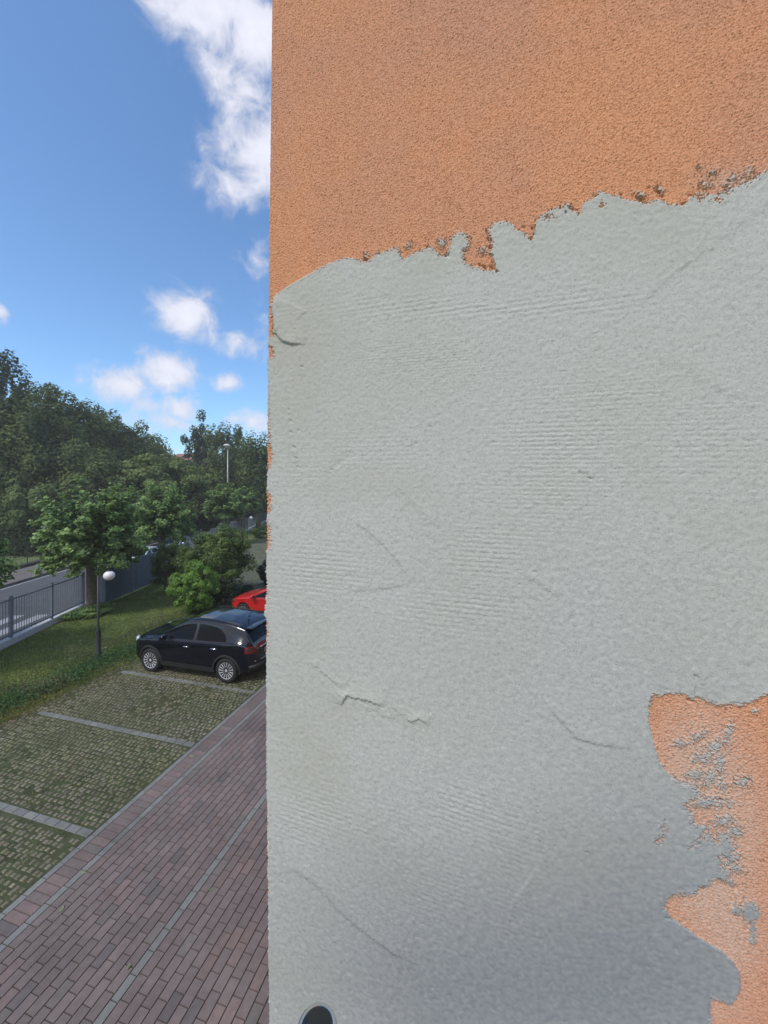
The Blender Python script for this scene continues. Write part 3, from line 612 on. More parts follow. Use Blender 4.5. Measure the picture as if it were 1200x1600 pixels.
# ------------------------------------------------------------------ trees and shrubs
def trunk_mesh(name, parent, h, r0, r1, limbs=(), seg=14, loc=(0,0,0)):
    bm = bmesh.new(); pts = []; rs = []
    for k in range(8):
        f = k/7; pts.append((loc[0]+.05*math.sin(3*f+r0*9)*h*.1, loc[1]+.05*math.cos(2*f)*h*.1, loc[2]+h*f)); rs.append((r0*(1-f)+r1*f)*(1+.45*max(0, .12-f)/.12))
    tube(bm, pts, rs, seg)
    for l in limbs:
        tube(bm, l[0], l[1], 7)
    return bm_obj(name, bm, M_bark, parent, True)
def lime_crown(rad, z0, z1, nshoot, nleaf, seed):
    """pollarded crown: arching shoots from a knuckled head, large drooping leaves along them"""
    r = np.random.default_rng(seed); P = []; D = []; T = []; limbs = []
    zc = z0*.62+z1*.38
    for k in range(nshoot):
        a = r.uniform(0, 2*math.pi); e = math.asin(r.uniform(-.62, 1)); L = r.uniform(.72, 1.08)
        if r.uniform() < .1: L *= 1.12
        end = np.array([math.cos(a)*math.cos(e)*rad*L*.92, math.sin(a)*math.cos(e)*rad*L*.92, zc+(math.sin(e)*(z1-zc) if e > 0 else math.sin(e)*(zc-z0)*1.35)*L])
        st = np.array([math.cos(a)*.25, math.sin(a)*.25, zc-.5]); mid = (st+end)/2+np.array([0, 0, .35])
        tt = np.linspace(0, 1, 6)[:, None]; cur = (1-tt)**2*st+2*(1-tt)*tt*mid+tt**2*end
        if k < 26: limbs.append(([tuple(c) for c in cur], [.07*(1-q)+.008 for q in np.linspace(0, 1, 6)]))
        m = nleaf//nshoot; t = 1-r.uniform(0, 1, m)**1.5*.75; t = t[:, None]; p = (1-t)**2*st+2*(1-t)*t*mid+t**2*end
        spread = .095+.13*(1-t); off = r.normal(0, 1, (m, 3))*spread*np.array([1,1,.8]); p = p+off
        P.append(p); out = (end-np.array([0,0,zc])); out = out/np.linalg.norm(out)
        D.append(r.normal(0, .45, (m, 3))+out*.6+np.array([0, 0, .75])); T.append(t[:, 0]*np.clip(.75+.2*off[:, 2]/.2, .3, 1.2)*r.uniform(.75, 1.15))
    return np.concatenate(P), np.concatenate(D), np.concatenate(T), limbs, zc
def lime(loc, rad, z0, z1, seed, label, nshoot=110, nleaf=15000, lsz=.17, tr=.225):
    t = empty('lime_tree', loc, 0, label, 'tree', 'pollarded trees along the boundary fence')
    P, D, T, limbs, zc = lime_crown(rad, z0, z1, nshoot, nleaf, seed); n = len(P)
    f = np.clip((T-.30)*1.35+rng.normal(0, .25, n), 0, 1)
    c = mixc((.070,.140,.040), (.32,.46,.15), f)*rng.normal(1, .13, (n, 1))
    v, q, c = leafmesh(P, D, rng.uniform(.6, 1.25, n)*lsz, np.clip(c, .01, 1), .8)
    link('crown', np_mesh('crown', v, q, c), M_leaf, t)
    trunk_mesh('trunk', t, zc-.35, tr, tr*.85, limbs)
    return t
lime((-13.4,17.6,0), 2.35, 1.55, 6.15, 3, 'large pollarded tree beside the nearest globe lamp, pale plants at its foot', 105, 15500, .19)
lime((-14.05,24.3,0), 1.95, 2.0, 6.15, 4, 'second pollarded tree, rising behind the narrow dark bush beside the grey panels', 100, 13000, .17)
lime((-16.2,38.9,0), 2.2, 2.2, 6.2, 5, 'third pollarded tree, in front of the tall street lamp pole', 90, 9000, .22)
lime((-17.45,47.5,0), 2.2, 2.4, 6.3, 6, 'darker pollarded tree behind the distant globe lamp', 90, 8000, .25)
lime((-18.4,56.5,0), 2.3, 2.4, 6.3, 8, 'farthest pollarded tree, half hidden by the corner of the wall', 80, 7000, .28)
lime((-13.95,11.6,0), 2.2, 2.3, 4.75, 7, 'pollarded tree at the left edge of view with only its leafy branch tips showing', 120, 14000, .15)

def lumpy(center, radii, nlump, nleaf, seed, lsz, lumpr=.42, low=(.03,.06,.02), high=(.09,.16,.04), squash=.8, up=.35, shell=.55):
    """crown of many leaf lumps spread through an ellipsoid; returns positions, normals, sizes, colours"""
    r = np.random.default_rng(seed); d = r.normal(0, 1, (nlump, 3)); d /= np.linalg.norm(d, axis=1, keepdims=True)
    rr_ = r.uniform(shell, .88, nlump)[:, None]; lc = d*rr_; R_ = np.array(radii)
    lr = lumpr*r.uniform(.55, 1.15, nlump); k = r.integers(0, nlump, nleaf); dd = r.normal(0, 1, (nleaf, 3)); dd /= np.linalg.norm(dd, axis=1, keepdims=True)
    rad = (r.uniform(.35, 1, nleaf)**.5*r.uniform(.85, 1.1, nleaf))[:, None]
    loc = lc[k]+dd*rad*lr[k][:, None]*np.array([1, 1, squash])
    P = np.array(center)+loc*R_; f = np.clip(.58+.28*r.normal(0, 1, nleaf)+.28*(r.normal(0, 1, nlump)[k]), 0, 1)
    nr = dd+loc*.5+np.array([0, 0, up])+r.normal(0, .45, (nleaf, 3)); c = mixc(low, high, f)*r.normal(1, .12, (nleaf, 1))
    return P, nr, r.uniform(.6, 1.3, nleaf)*lsz, np.clip(c, .004, 1)
def tree(name, label, px, ptop, Y, rpx, seed, low, high, nleaf=12000, zlow=2.0, group=None, cat='tree', lsz=.34, nl=60, shell=.35, lumpr=.34, parts=True, depth=1.0, m=None):
    X = (px-600)/F*Y; zt = H+(YH-ptop)/F*Y; rm = rpx/F*Y
    t = empty(name, (X, Y, 0), 0, label, cat, group); zc = (zt+zlow)/2; rz = (zt-zlow)/2
    P, nr, sz, c = lumpy((0,0,zc), (rm, rm*depth, rz), nl, nleaf, seed, lsz, lumpr, low, high, shell=shell)
    P[:, 2] = np.maximum(P[:, 2], .05); v, q, c = leafmesh(P, nr, sz, c, .7)
    link('crown', np_mesh('crown', v, q, c), m or M_leaf_far, t)
    r = random.Random(seed); limbs = []
    for k in range(9):
        a = r.uniform(0, 6.28); e = r.uniform(.2, 1.2); L = r.uniform(.6, .85); s0 = (0, 0, zlow+(zc-zlow)*r.uniform(.1, 1.0))
        en = (math.cos(a)*math.cos(e)*rm*L, math.sin(a)*math.cos(e)*rm*depth*L, s0[2]+math.sin(e)*rz*L); mid = tuple((s0[i]+en[i])/2+(.3 if i == 2 else 0) for i in range(3))
        limbs.append(([s0, mid, en], [max(.02, rm*.025), max(.014, rm*.016), .01]))
    trunk_mesh('trunk', t, zc+rz*.4, max(.05, min(.34, rm*.07)), max(.03, rm*.02), limbs)
    return t
D1, D2 = (.055,.088,.036), (.155,.205,.070)
GW = 'tall trees beyond the road'
tree('broadleaf_tree', 'tallest dark tree beyond the road, cut by the left edge of the picture', -18, 520, 38, 52, 31, (.036,.060,.044), (.085,.125,.078), 15000, 3, GW, nl=70, lumpr=.26)
tree('broadleaf_tree', 'broad dark rounded tree just right of the tallest tree beyond the road', 78, 590, 43, 84, 32, D1, D2, 28000, 1.5, GW, nl=150, lumpr=.22, shell=.3)
tree('broadleaf_tree', 'dark green tree in the middle of the roadside wood, below the white cloud', 142, 610, 47, 66, 33, D1, D2, 21000, 1.5, GW, nl=130, lumpr=.23, shell=.3)
tree('broadleaf_tree', 'dark tree where the skyline of the wood slopes down to the right', 198, 642, 51, 58, 34, D1, D2, 18000, 1.5, GW, nl=120, lumpr=.24, shell=.3)
tree('broadleaf_tree', 'dark lower tree filling the wood at the left edge, in front of the tallest', 22, 606, 37, 58, 35, D1, D2, 16000, 1.0, GW, nl=70)
tree('broadleaf_tree', 'small dark tree at the dip of the skyline, left of the red roof', 248, 666, 62, 48, 36, D1, D2, 13000, 1.0, GW, nl=60)
tree('broadleaf_tree', 'airy tree with sky showing through its crown, right of the red roof', 318, 636, 64, 34, 37, (.032,.055,.034), (.080,.12,.058), 7000, 6.0, GW, nl=46, lumpr=.24, lsz=.36, shell=.2)
tree('broadleaf_tree', 'dark tree rising behind the tall street lamp', 355, 652, 60, 42, 38, D1, D2, 15000, 1.0, GW, nl=60)
tree('broadleaf_tree', 'tree against the wall corner with a thin pointed top', 402, 668, 56, 34, 39, D1, D2, 12000, 1.0, GW, nl=60)
tree('broadleaf_tree', 'dark tree low in the wood behind the large pollarded tree', 120, 690, 39, 66, 40, D1, D2, 16000, .6, GW, nl=70)
tree('broadleaf_tree', 'tree mostly hidden by the wall corner, behind the distant globe lamp', 452, 665, 62, 44, 44, D1, D2, 8000, 1.0, GW, nl=50)
tree('rounded_tree', 'wide domed lighter green tree in front of the dark wood, behind the second pollarded tree', 250, 706, 44, 88, 41, (.085,.130,.045), (.205,.265,.090), 34000, .6, nl=240, lumpr=.17, shell=.6)
tree('rounded_tree', 'lower yellowish green rounded tree just left of the tall street lamp pole', 325, 726, 47, 36, 45, (.09,.130,.045), (.215,.27,.090), 14000, .6, nl=110, lumpr=.2, shell=.6)
tree('small_tree', 'small mid green tree standing behind the wire fence left of the large pollarded tree', 45, 748, 34, 36, 42, (.075,.12,.045), (.16,.22,.075), 10000, 1.2, nl=50, lumpr=.3)
tree('small_tree', 'small dark tree behind the wire fence, half covered by the large pollarded tree', 118, 775, 33, 34, 43, (.030,.055,.028), (.070,.11,.042), 9000, .4, nl=50)
tree('small_tree', 'small dark tree behind the second pollarded tree across the road', 215, 770, 36, 38, 47, (.028,.050,.026), (.065,.10,.042), 9000, .3, nl=50)
tree('small_tree', 'dark low tree across the road, right of the second pollarded tree', 310, 775, 45, 34, 48, (.028,.050,.026), (.065,.10,.042), 8000, .3, nl=50)
tree('small_tree', 'dark low tree across the road behind the third pollarded tree', 372, 760, 62, 36, 49, (.028,.050,.026), (.065,.10,.042), 8000, .3, nl=50)
# undergrowth and the far wood behind
n = 60000; Y_ = rng.uniform(35, 41, n)+rng.normal(0, 1, n); px_ = rng.uniform(-120, 420, n); Y2 = Y_+np.clip((px_-120)*.07, -2, 25)
P = np.stack([(px_-600)/F*Y2, Y2, np.abs(rng.normal(0, 1.3, n))*(1+.5*vnoise2(px_, Y_, .03, 7))], -1)
keep = P[:, 0] < (-26.2-.134*(P[:, 1]-28.2)-1.0-np.clip(2-P[:, 2]*2, 0, 2)*1.0); P = P[keep]; n = len(P)
v_, f_, c_ = leafmesh(P, rng.normal(0, 1, (n, 3))+np.array([0,-.3,.5]), rng.uniform(.15, .4, n), mixc((.028,.050,.026), (.065,.10,.04), rng.uniform(0, 1, n)))
tag(link('undergrowth', np_mesh('undergrowth', v_, f_, c_), M_leaf_far), 'dark leafy undergrowth at the foot of the trees beyond the road', 'undergrowth', kind='stuff')
n = 70000; Y_ = rng.uniform(76, 92, n); px_ = rng.uniform(-200, 900, n); zt = 13.5+1.8*vnoise2(px_, px_*0, .03, 17)+1.0*vnoise2(px_, px_*0, .1, 18)
zt = zt-np.clip((px_-150)*.012, 0, 3.2)
P = np.stack([(px_-600)/F*Y_, Y_, zt*rng.uniform(0, 1, n)**.8], -1)
v_, f_, c_ = leafmesh(P, rng.normal(0, 1, (n, 3))+np.array([0,-.3,.5]), rng.uniform(.5, 1.1, n), mixc((.030,.048,.030), (.065,.10,.05), rng.uniform(0, 1, n)))
tag(link('far_wood', np_mesh('far_wood', v_, f_, c_), M_leaf_far), 'far dark wood closing the view behind the roadside trees', 'wood', kind='stuff')

def shrub(label, c, rad, h, seed, low, high, nleaf, lsz, nl=40, lumpr=.36, z0=0.0):
    t = empty('shrub', (c[0], c[1], 0), 0, label, 'shrub', None)
    P, nr, sz, cc_ = lumpy((0,0,(h+z0)/2), (rad, rad, (h-z0)/2), nl, nleaf, seed, lsz, lumpr, low, high, shell=.5)
    P[:, 2] = np.abs(P[:, 2]-.02)+.02; v, q, cc_ = leafmesh(P, nr, sz, cc_, .65); link('foliage', np_mesh('foliage', v, q, cc_), M_leaf, t)
    bm = bmesh.new(); r = random.Random(seed)
    for k in range(8):
        a = r.uniform(0, 6.28); q_ = r.uniform(.3, .7)*rad
        tube(bm, [(math.cos(a)*.08, math.sin(a)*.08, 0), (math.cos(a)*q_*.5, math.sin(a)*q_*.5, h*.35), (math.cos(a)*q_, math.sin(a)*q_, h*.75)], [.035, .022, .008], 6)
    bm_obj('stem', bm, M_bark, t, True); return t
shrub('bright green rounded bush in front of the larger shrub, behind the black car', (-8.5,17.2), 1.12, 2.5, 51, (.075,.17,.03), (.25,.42,.08), 20000, .085, 120, .22)
shrub('largest dense shrub, between the second pollarded tree and the red car', (-8.75,20.1), 2.0, 4.0, 52, (.055,.10,.028), (.18,.26,.065), 34000, .105, 170, .2)
shrub('narrow dark bush at the grey panels, left of the bright green bush', (-11.75,20.9), .9, 3.05, 53, (.06,.10,.03), (.15,.21,.06), 14000, .09, 70, .26)
shrub('low dark undergrowth bush right at the front of the red car, below the largest shrub', (-7.7,18.4), .9, 1.5, 54, (.020,.036,.014), (.045,.070,.022), 6000, .09, 24, .4)
shrub('small far bush on the lawn at the end of the asphalt yard', (-14.2,44.5), 1.5, 1.3, 55, (.04,.08,.016), (.09,.15,.035), 5000, .14, 26, .4)
shrub('dark bush beside the wall corner at the far end of the yard', (-12.6,45.5), 1.3, 2.6, 56, (.03,.055,.016), (.07,.11,.03), 6000, .14, 26, .4)
shrub('dark pointed bush at the yard edge above the red car, cut by the wall corner', (-6.95,22.6), .55, 1.6, 57, (.012,.022,.012), (.03,.045,.02), 4000, .09, 20, .4)
shrub('low dark plants on the yard edge just behind the red car bonnet', (-7.2,20.3), .7, .55, 58, (.03,.055,.018), (.06,.09,.03), 3000, .08, 20, .4)
shrub('pale green leafy plants around the foot of the large pollarded tree', (-13.15,17.1), .85, .42, 59, (.13,.23,.06), (.24,.36,.12), 3600, .11, 24, .4)
shrub('pale green leafy plants at the foot of the second pollarded tree', (-13.55,23.4), .8, .4, 60, (.10,.18,.05), (.19,.29,.09), 2600, .11, 20, .4)

# ------------------------------------------------------------------ fences
def RTl(s, t): return FP+RD*s+RN*t
fence = empty('railing_fence', (*RTl(0,0), 0), math.atan2(RD.y, RD.x), 'grey blue steel bar fence on a low concrete kerb along the road', 'fence')
bm = bmesh.new(); box(bm, (31, .02, .1), (78, .26, .24), 0, .012); bm_obj('kerb_wall', bm, M_kerb, fence)
ps_ = [.47+2.04*k for k in range(-4, 3)]
def fence_bays(par, xs, hgt_=1.48, bars=True):
    for x in xs:
        bm = bmesh.new(); box(bm, (x, 0, .22+hgt_/2-.02), (.075, .075, hgt_+.06), 0, .006); box(bm, (x, 0, .22+hgt_+.02), (.095, .095, .02)); bm_obj('post', bm, M_fence, par)
    for zr in (.34, .22+hgt_-.1):
        bm = bmesh.new(); box(bm, ((xs[0]+xs[-1])/2, 0, zr), (xs[-1]-xs[0], .04, .04)); bm_obj('rail', bm, M_fence, par)
    for a, b in zip(xs[:-1], xs[1:]):
        bm = bmesh.new(); n_ = int((b-a)/.115)
        for i in range(1, n_): box(bm, (a+(b-a)*i/n_, 0, .22+hgt_/2-.0), (.016, .016, hgt_-.1))
        bm_obj('bar_panel', bm, M_fence, par)
fence_bays(fence, ps_)
fence_bays(fence, [17.5+2.04*k for k in range(0, 24)])
# closed panel screen bulging out of the fence line
scr = empty('panel_screen', (-13.62,18.75,0), 0, 'solid blue grey metal panel screen between the large pollarded tree and the bushes', 'screen')
def panel(name, a, b, z0, z1, th=.04, m=None):
    a = Vector(a); b = Vector(b); d = b-a; ang = math.atan2(d.y, d.x); bm = bmesh.new(); L = d.length
    box(bm, (0, 0, (z0+z1)/2), (L, th*.5, z1-z0))
    for i in range(int(L/.16)+1): box(bm, (-L/2+i*.16, 0, (z0+z1)/2), (.035, th, z1-z0-.06))
    box(bm, (0, 0, z1+.02), (L, th*1.5, .04)); box(bm, (0, 0, z0), (L, th*1.5, .05))
    o = bm_obj(name, bm, m or M_panel, scr); o.location = ((a.x+b.x)/2, (a.y+b.y)/2, 0); o.rotation_euler = (0, 0, ang)
panel('end_panel', (-.62,0), (0,0), .08, 1.66, m=M_panel2)
for k in range(4): panel('side_panel', (-.012-.11*k*2.0*.3, .04+2.15*k), (-.012-.11*(k+1)*2.0*.3, 2.15*(k+1)-.04), .08, 1.80)
for k in range(5):
    bm = bmesh.new(); box(bm, (-.012-.066*k, 2.15*k, .88), (.08, .08, 1.78), 0, .006); bm_obj('post', bm, M_fence, scr)
# dark wire fence across the road
wf = empty('wire_fence', (-26.2,28.2,0), math.atan2(RD.y, RD.x), 'thin dark wire mesh fence across the road in front of the grass verge', 'fence')
wx = [-10+2.5*k for k in range(0, 22)]
for x in wx:
    bm = bmesh.new(); tube(bm, [(x,0,0),(x,0,1.75)], .035, 8); bm_obj('post', bm, M_dark, wf)
bm = bmesh.new()
for z in (.25,.62,1.0,1.35,1.7): tube(bm, [(wx[0],0,z),(wx[-1],0,z)], .008, 5)
for i in range(int((wx[-1]-wx[0])/.25)): box(bm, (wx[0]+i*.25, 0, .98), (.007, .007, 1.5))
bm_obj('wire_mesh', bm, M_dark, wf)
bm = bmesh.new(); box(bm, (17, 0, .02), (56, .5, .35), 0, .03); bm_obj('earth_kerb', bm, mat('earth', (.06,.05,.042), .95, nscale=4, nvar=.3), wf)

# ------------------------------------------------------------------ lamps
def globe_lamp(loc, label, rot=0.0, hh=3.1):
    t = empty('globe_lamp', loc, rot, label, 'lamp', 'globe lamps on dark posts')
    bm = bmesh.new(); lathe(bm, [(.11,0),(.11,.03),(.075,.05),(.068,.9),(.05,.98),(.034,1.02),(.032,hh-.35)], 20)
    bm_obj('pole', bm, M_dark, t, True)
    bm = bmesh.new(); pts = [(0,0,hh-.34)]
    for k in range(13):
        a = math.pi*(1-k/12); pts.append((.17+.17*math.cos(a), 0, hh-.19+.19*math.sin(a)))
    tube(bm, pts, .016, 10); lathe(bm, [(.05,hh-.225),(.06,hh-.20),(.02,hh-.17)], 16, c=(.34,0,0)); bm_obj('curved_arm', bm, M_dark, t, True)
    bm = bmesh.new(); prof = [(.17*math.sin(math.pi*k/16)+.0005, (hh-.37)+.155*math.cos(math.pi*k/16)) for k in range(17)]
    lathe(bm, prof, 28, c=(.34,0,0)); bm_obj('globe', bm, M_globe, t, True); return t
globe_lamp(G(153.5,1028), 'nearest globe lamp, its dark post on the lawn in front of the large tree trunk', 0.1)
g2 = globe_lamp(G(386.5,851), 'distant globe lamp beside the asphalt yard, left of the wall corner', 0.4)
Lp = (-20.35,50.0,0); t = empty('street_lamp', Lp, 0, 'tall thin grey street lamp rising above the third pollarded tree', 'street lamp')
bm = bmesh.new(); tube(bm, [(0,0,0),(0,0,5),(0,0,11.1)], [.12,.09,.06], 12); bm_obj('pole', bm, M_galv, t, True)
bm = bmesh.new(); lathe(bm, [(.06,11.05),(.12,11.12),(.30,11.22),(.42,11.32),(.40,11.40),(.25,11.50),(.05,11.54)], 24, c=(-.12,0,0)); bm_obj('lamp_head', bm, mat('lamp_head', (.62,.62,.62), .4), t, True)

# ------------------------------------------------------------------ house behind the trees
hs = empty('house', (-41.8,84,-.5), .2, 'pale house with a red tiled roof glimpsed through the trees', 'house')
bm = bmesh.new(); box(bm, (0,0,5.4), (11,9,10.8)); bm_obj('wall', bm, M_cream, hs)
bm = bmesh.new(); a = [(-6.2,-5.2,10.81),(6.2,-5.2,10.81),(6.2,5.2,10.81),(-6.2,5.2,10.81),(-3,0,13.9),(3,0,13.9)]; vs = [bm.verts.new(p) for p in a]
for f in ((0,1,5,4),(1,2,5),(2,3,4,5),(3,0,4),(3,2,1,0)): bm.faces.new([vs[i] for i in f])
rf = bm_obj('roof', bm, M_roof, hs); bm = bmesh.new(); box(bm, (2.2,-1.2,13.6), (.7,.7,1.8)); bm_obj('chimney', bm, M_cream, rf)
for x in (-3.4, 0, 3.4):
    for z in (5.6, 8.9):
        bm = bmesh.new(); box(bm, (x,-4.53,z), (1.2,.1,1.5)); w_ = bm_obj('window', bm, M_conc, hs); bm = bmesh.new(); box(bm, (x,-4.60,z), (1.0,.04,1.3)); bm_obj('pane', bm, M_glass, w_)

# ------------------------------------------------------------------ cars (local: x forward, y left, z up)
def smoothk(keys, xs, k=3):
    ky = sorted(keys); y = np.interp(xs, [a[0] for a in ky], [a[1] for a in ky])
    for _ in range(k): y = np.concatenate([[y[0]], (y[:-2]+2*y[1:-1]+y[2:])/4, [y[-1]]])
    return y
def catmull(pts, sub):
    P = [np.array(p, float) for p in pts]; P = [2*P[0]-P[1]]+P+[2*P[-1]-P[-2]]; out = []
    for i in range(1, len(P)-2):
        for j in range(sub):
            t = j/sub; out.append(.5*((2*P[i])+(-P[i-1]+P[i+1])*t+(2*P[i-1]-5*P[i]+4*P[i+1]-P[i+2])*t*t+(-P[i-1]+3*P[i]-3*P[i+1]+P[i+2])*t**3))
    out.append(P[-2]); return np.array(out)
SUV = dict(top=[(2.12,.60),(2.10,.74),(2.02,.88),(1.85,.97),(1.5,1.04),(1.1,1.09),(.92,1.12),(.55,1.36),(.22,1.54),(-.1,1.60),(-.6,1.605),(-1.1,1.57),(-1.5,1.50),(-1.72,1.435),(-1.80,1.37),(-1.98,1.10),(-2.04,.98),(-2.10,.80),(-2.12,.60)],
           belt=[(2.12,.58),(2.05,.76),(1.85,.88),(1.4,.95),(.9,.99),(0,1.02),(-1.0,1.05),(-1.6,1.09),(-1.85,1.06),(-2.04,.90),(-2.12,.58)],
           wb=[(2.12,.42),(2.08,.60),(1.98,.72),(1.75,.82),(1.3,.875),(.5,.885),(-.8,.885),(-1.4,.885),(-1.75,.85),(-1.98,.77),(-2.08,.68),(-2.12,.55)],
           wr=[(2.12,.40),(2.0,.56),(1.7,.66),(1.2,.70),(.9,.72),(.55,.68),(.2,.62),(-.3,.60),(-1.0,.60),(-1.6,.58),(-1.8,.60),(-1.98,.68),(-2.12,.5)],
           zb=[(2.12,.36),(1.9,.24),(1.5,.22),(-1.5,.22),(-1.9,.28),(-2.12,.38)], wm=.90, wbase=1.285, tr=.335)
HATCH = dict(top=[(2.05,.52),(2.02,.66),(1.92,.76),(1.6,.86),(1.15,.94),(.95,.97),(.5,1.20),(.05,1.40),(-.3,1.45),(-.8,1.45),(-1.3,1.40),(-1.62,1.32),(-1.85,1.02),(-1.97,.80),(-2.02,.55)],
           belt=[(2.05,.50),(1.95,.66),(1.6,.80),(1.1,.86),(.5,.89),(-.5,.93),(-1.3,.97),(-1.8,.92),(-2.02,.54)],
           wb=[(2.05,.42),(1.98,.60),(1.85,.72),(1.5,.82),(.9,.85),(-1.2,.85),(-1.7,.80),(-1.95,.66),(-2.02,.5)],
           wr=[(2.05,.40),(1.8,.60),(1.2,.68),(.95,.70),(.5,.64),(0,.56),(-.8,.55),(-1.5,.54),(-1.8,.62),(-2.02,.46)],
           zb=[(2.05,.26),(1.8,.2),(1.4,.17),(-1.4,.17),(-1.8,.24),(-2.02,.34)], wm=.865, wbase=1.25, tr=.31)
def car(name, label, loc, head, cfg, paint, scale=1.0, sides=(1, -1), full=True, group=None):
    root = empty(name, loc, math.atan2(head[1], head[0]), label, 'car', group); root.scale = (scale,)*3
    xe = cfg['top'][0][0]; xr = cfg['top'][-1][0]; xs = np.linspace(xr, xe, 90)
    top_ = smoothk(cfg['top'], xs, 2); belt = smoothk(cfg['belt'], xs, 3); wb = smoothk(cfg['wb'], xs, 3); wr = smoothk(cfg['wr'], xs, 3); zb = smoothk(cfg['zb'], xs, 4)
    secs = []
    for i, x in enumerate(xs):
        tz, bz, w, r, b = top_[i], min(belt[i], top_[i]-.02), wb[i], min(wr[i], wb[i]-.02), zb[i]
        k = w/.885*cfg['wm']; crown = .035 if tz-bz > .2 else .03
        mid = b+(bz-b)*.5
        ctl = [(0,b),(w-.14,b),(w-.03,b+.05),(k*.995,b+(bz-b)*.22),(k,mid),(k-.006,b+(bz-b)*.8),(w-.012,bz-.02),(w-.045,bz+.012)]
        if tz-bz > .1: ctl += [(w-.06-(w-.06-r)*.55, bz+(tz-bz)*.52), (r+.045, bz+(tz-bz)*.86), (r-.03, tz-crown*.75), (r*.55, tz-crown*.22), (0, tz)]
        else: ctl += [(w*.86, bz+(tz-bz)*.45), (w*.74, bz+(tz-bz)*.70), (w*.6, bz+(tz-bz)*.86), (w*.35, bz+(tz-bz)*.96), (0, tz)]
        secs.append(catmull(ctl, 5))
    secs = np.array(secs); ns, npnt, _ = secs.shape
    # side_y(x,z) and top_z(x,y) samplers
    def sec_at(x):
        f = np.clip((x-xs[0])/(xs[-1]-xs[0])*(ns-1), 0, ns-1.001); i = int(f); a = f-i; return secs[i]*(1-a)+secs[i+1]*a
    def side_y(x, z):
        s = sec_at(x); k0 = 11; return float(np.interp(z, s[k0:, 1], s[k0:, 0]))
    def top_z(x, y):
        s = sec_at(x)[::-1]; return float(np.interp(abs(y), s[:26, 0], s[:26, 1]))
    bm = bmesh.new(); rings = []
    for i in range(ns):
        L = [bm.verts.new((xs[i], p[0], p[1])) for p in secs[i]]; Rr = [bm.verts.new((xs[i], -p[0], p[1])) for p in secs[i][1:-1]]
        rings.append(L+Rr[::-1])
    m_ = len(rings[0])
    for i in range(ns-1):
        for k in range(m_): bm.faces.new((rings[i][k], rings[i+1][k], rings[i+1][(k+1)%m_], rings[i][(k+1)%m_]))
    bm.faces.new(rings[0]); bm.faces.new(rings[-1][::-1]); bmesh.ops.recalc_face_normals(bm, faces=bm.faces)
    me = bpy.data.meshes.new('body'); bm.to_mesh(me); bm.free(); ob = bpy.data.objects.new('tmp', me); COL.objects.link(ob)
    bc = bmesh.new(); wheels = [cfg['wbase'], -cfg['wbase']]; tr = cfg['tr']; ar = tr+.05
    for wx_ in wheels: lathe(bc, [(ar,-1.3),(ar,1.3)], 40, 'Y', (wx_, 0, tr+.01))
    bmesh.ops.recalc_face_normals(bc, faces=bc.faces)
    mc = bpy.data.meshes.new('cut'); bc.to_mesh(mc); bc.free(); oc = bpy.data.objects.new('cut', mc); COL.objects.link(oc)
    md = ob.modifiers.new('b', 'BOOLEAN'); md.object = oc; md.operation = 'DIFFERENCE'; md.solver = 'EXACT'
    dg = bpy.context.evaluated_depsgraph_get(); me2 = bpy.data.meshes.new_from_object(ob.evaluated_get(dg)); me2.name = 'body'
    bpy.data.objects.remove(ob); bpy.data.objects.remove(oc)
    bod = link('body', me2, None, root); me2.materials.clear(); me2.materials.append(paint); me2.polygons.foreach_set('use_smooth', [True]*len(me2.polygons))
    try: me2.set_sharp_from_angle(angle=R(38))
    except Exception: pass
    def patch(name, fn, nu_, nv_, m, parent=root, th=.006):
        V_ = []; F_ = []
        for a in range(nu_+1):
            for b in range(nv_+1): V_.append(fn(a/nu_, b/nv_))
        for a in range(nu_):
            for b in range(nv_): q = a*(nv_+1)+b; F_.append((q, q+nv_+1, q+nv_+2, q+1))
        o = link(name, np_mesh(name, V_, F_, None, True), m, parent)
        return o
    def sidepatch(name, s, x0, x1, lo, hi, off, m, parent=root, n1=16, n2=8):
        def fn(a, b):
            x = x0+(x1-x0)*a; zl, zh = lo(x), hi(x); z = zl+(zh-zl)*b; return (x, s*(side_y(x, z)+off), z)
        return patch(name, fn, n1, n2, m, parent)
    I = lambda ks: (lambda x: float(np.interp(x, [k[0] for k in sorted(ks)], [k[1] for k in sorted(ks)])))
    bt = I(list(zip(xs, belt))); tp = I(list(zip(xs, top_)))
    glo = lambda x: bt(x)+.035
    suv = cfg is SUV
    ghi = I([(.86,bt(.86)+.06),(.55,bt(.5)+.24),(.25,bt(.2)+.385),(-.1,bt(0)+.44),(-.55,bt(0)+.44),(-.85,bt(0)+.40),(-1.08,bt(0)+.30),(-1.20,bt(0)+.19),(-1.26,bt(0)+.09)]) if suv else I([(.86,bt(.86)+.04),(.4,bt(.4)+.22),(.05,bt(0)+.35),(-.5,bt(0)+.42),(-1.0,bt(0)+.38),(-1.25,bt(0)+.26),(-1.4,bt(0)+.12)])
    xd0, xd1, xd2 = (.98,-.22,-1.13)
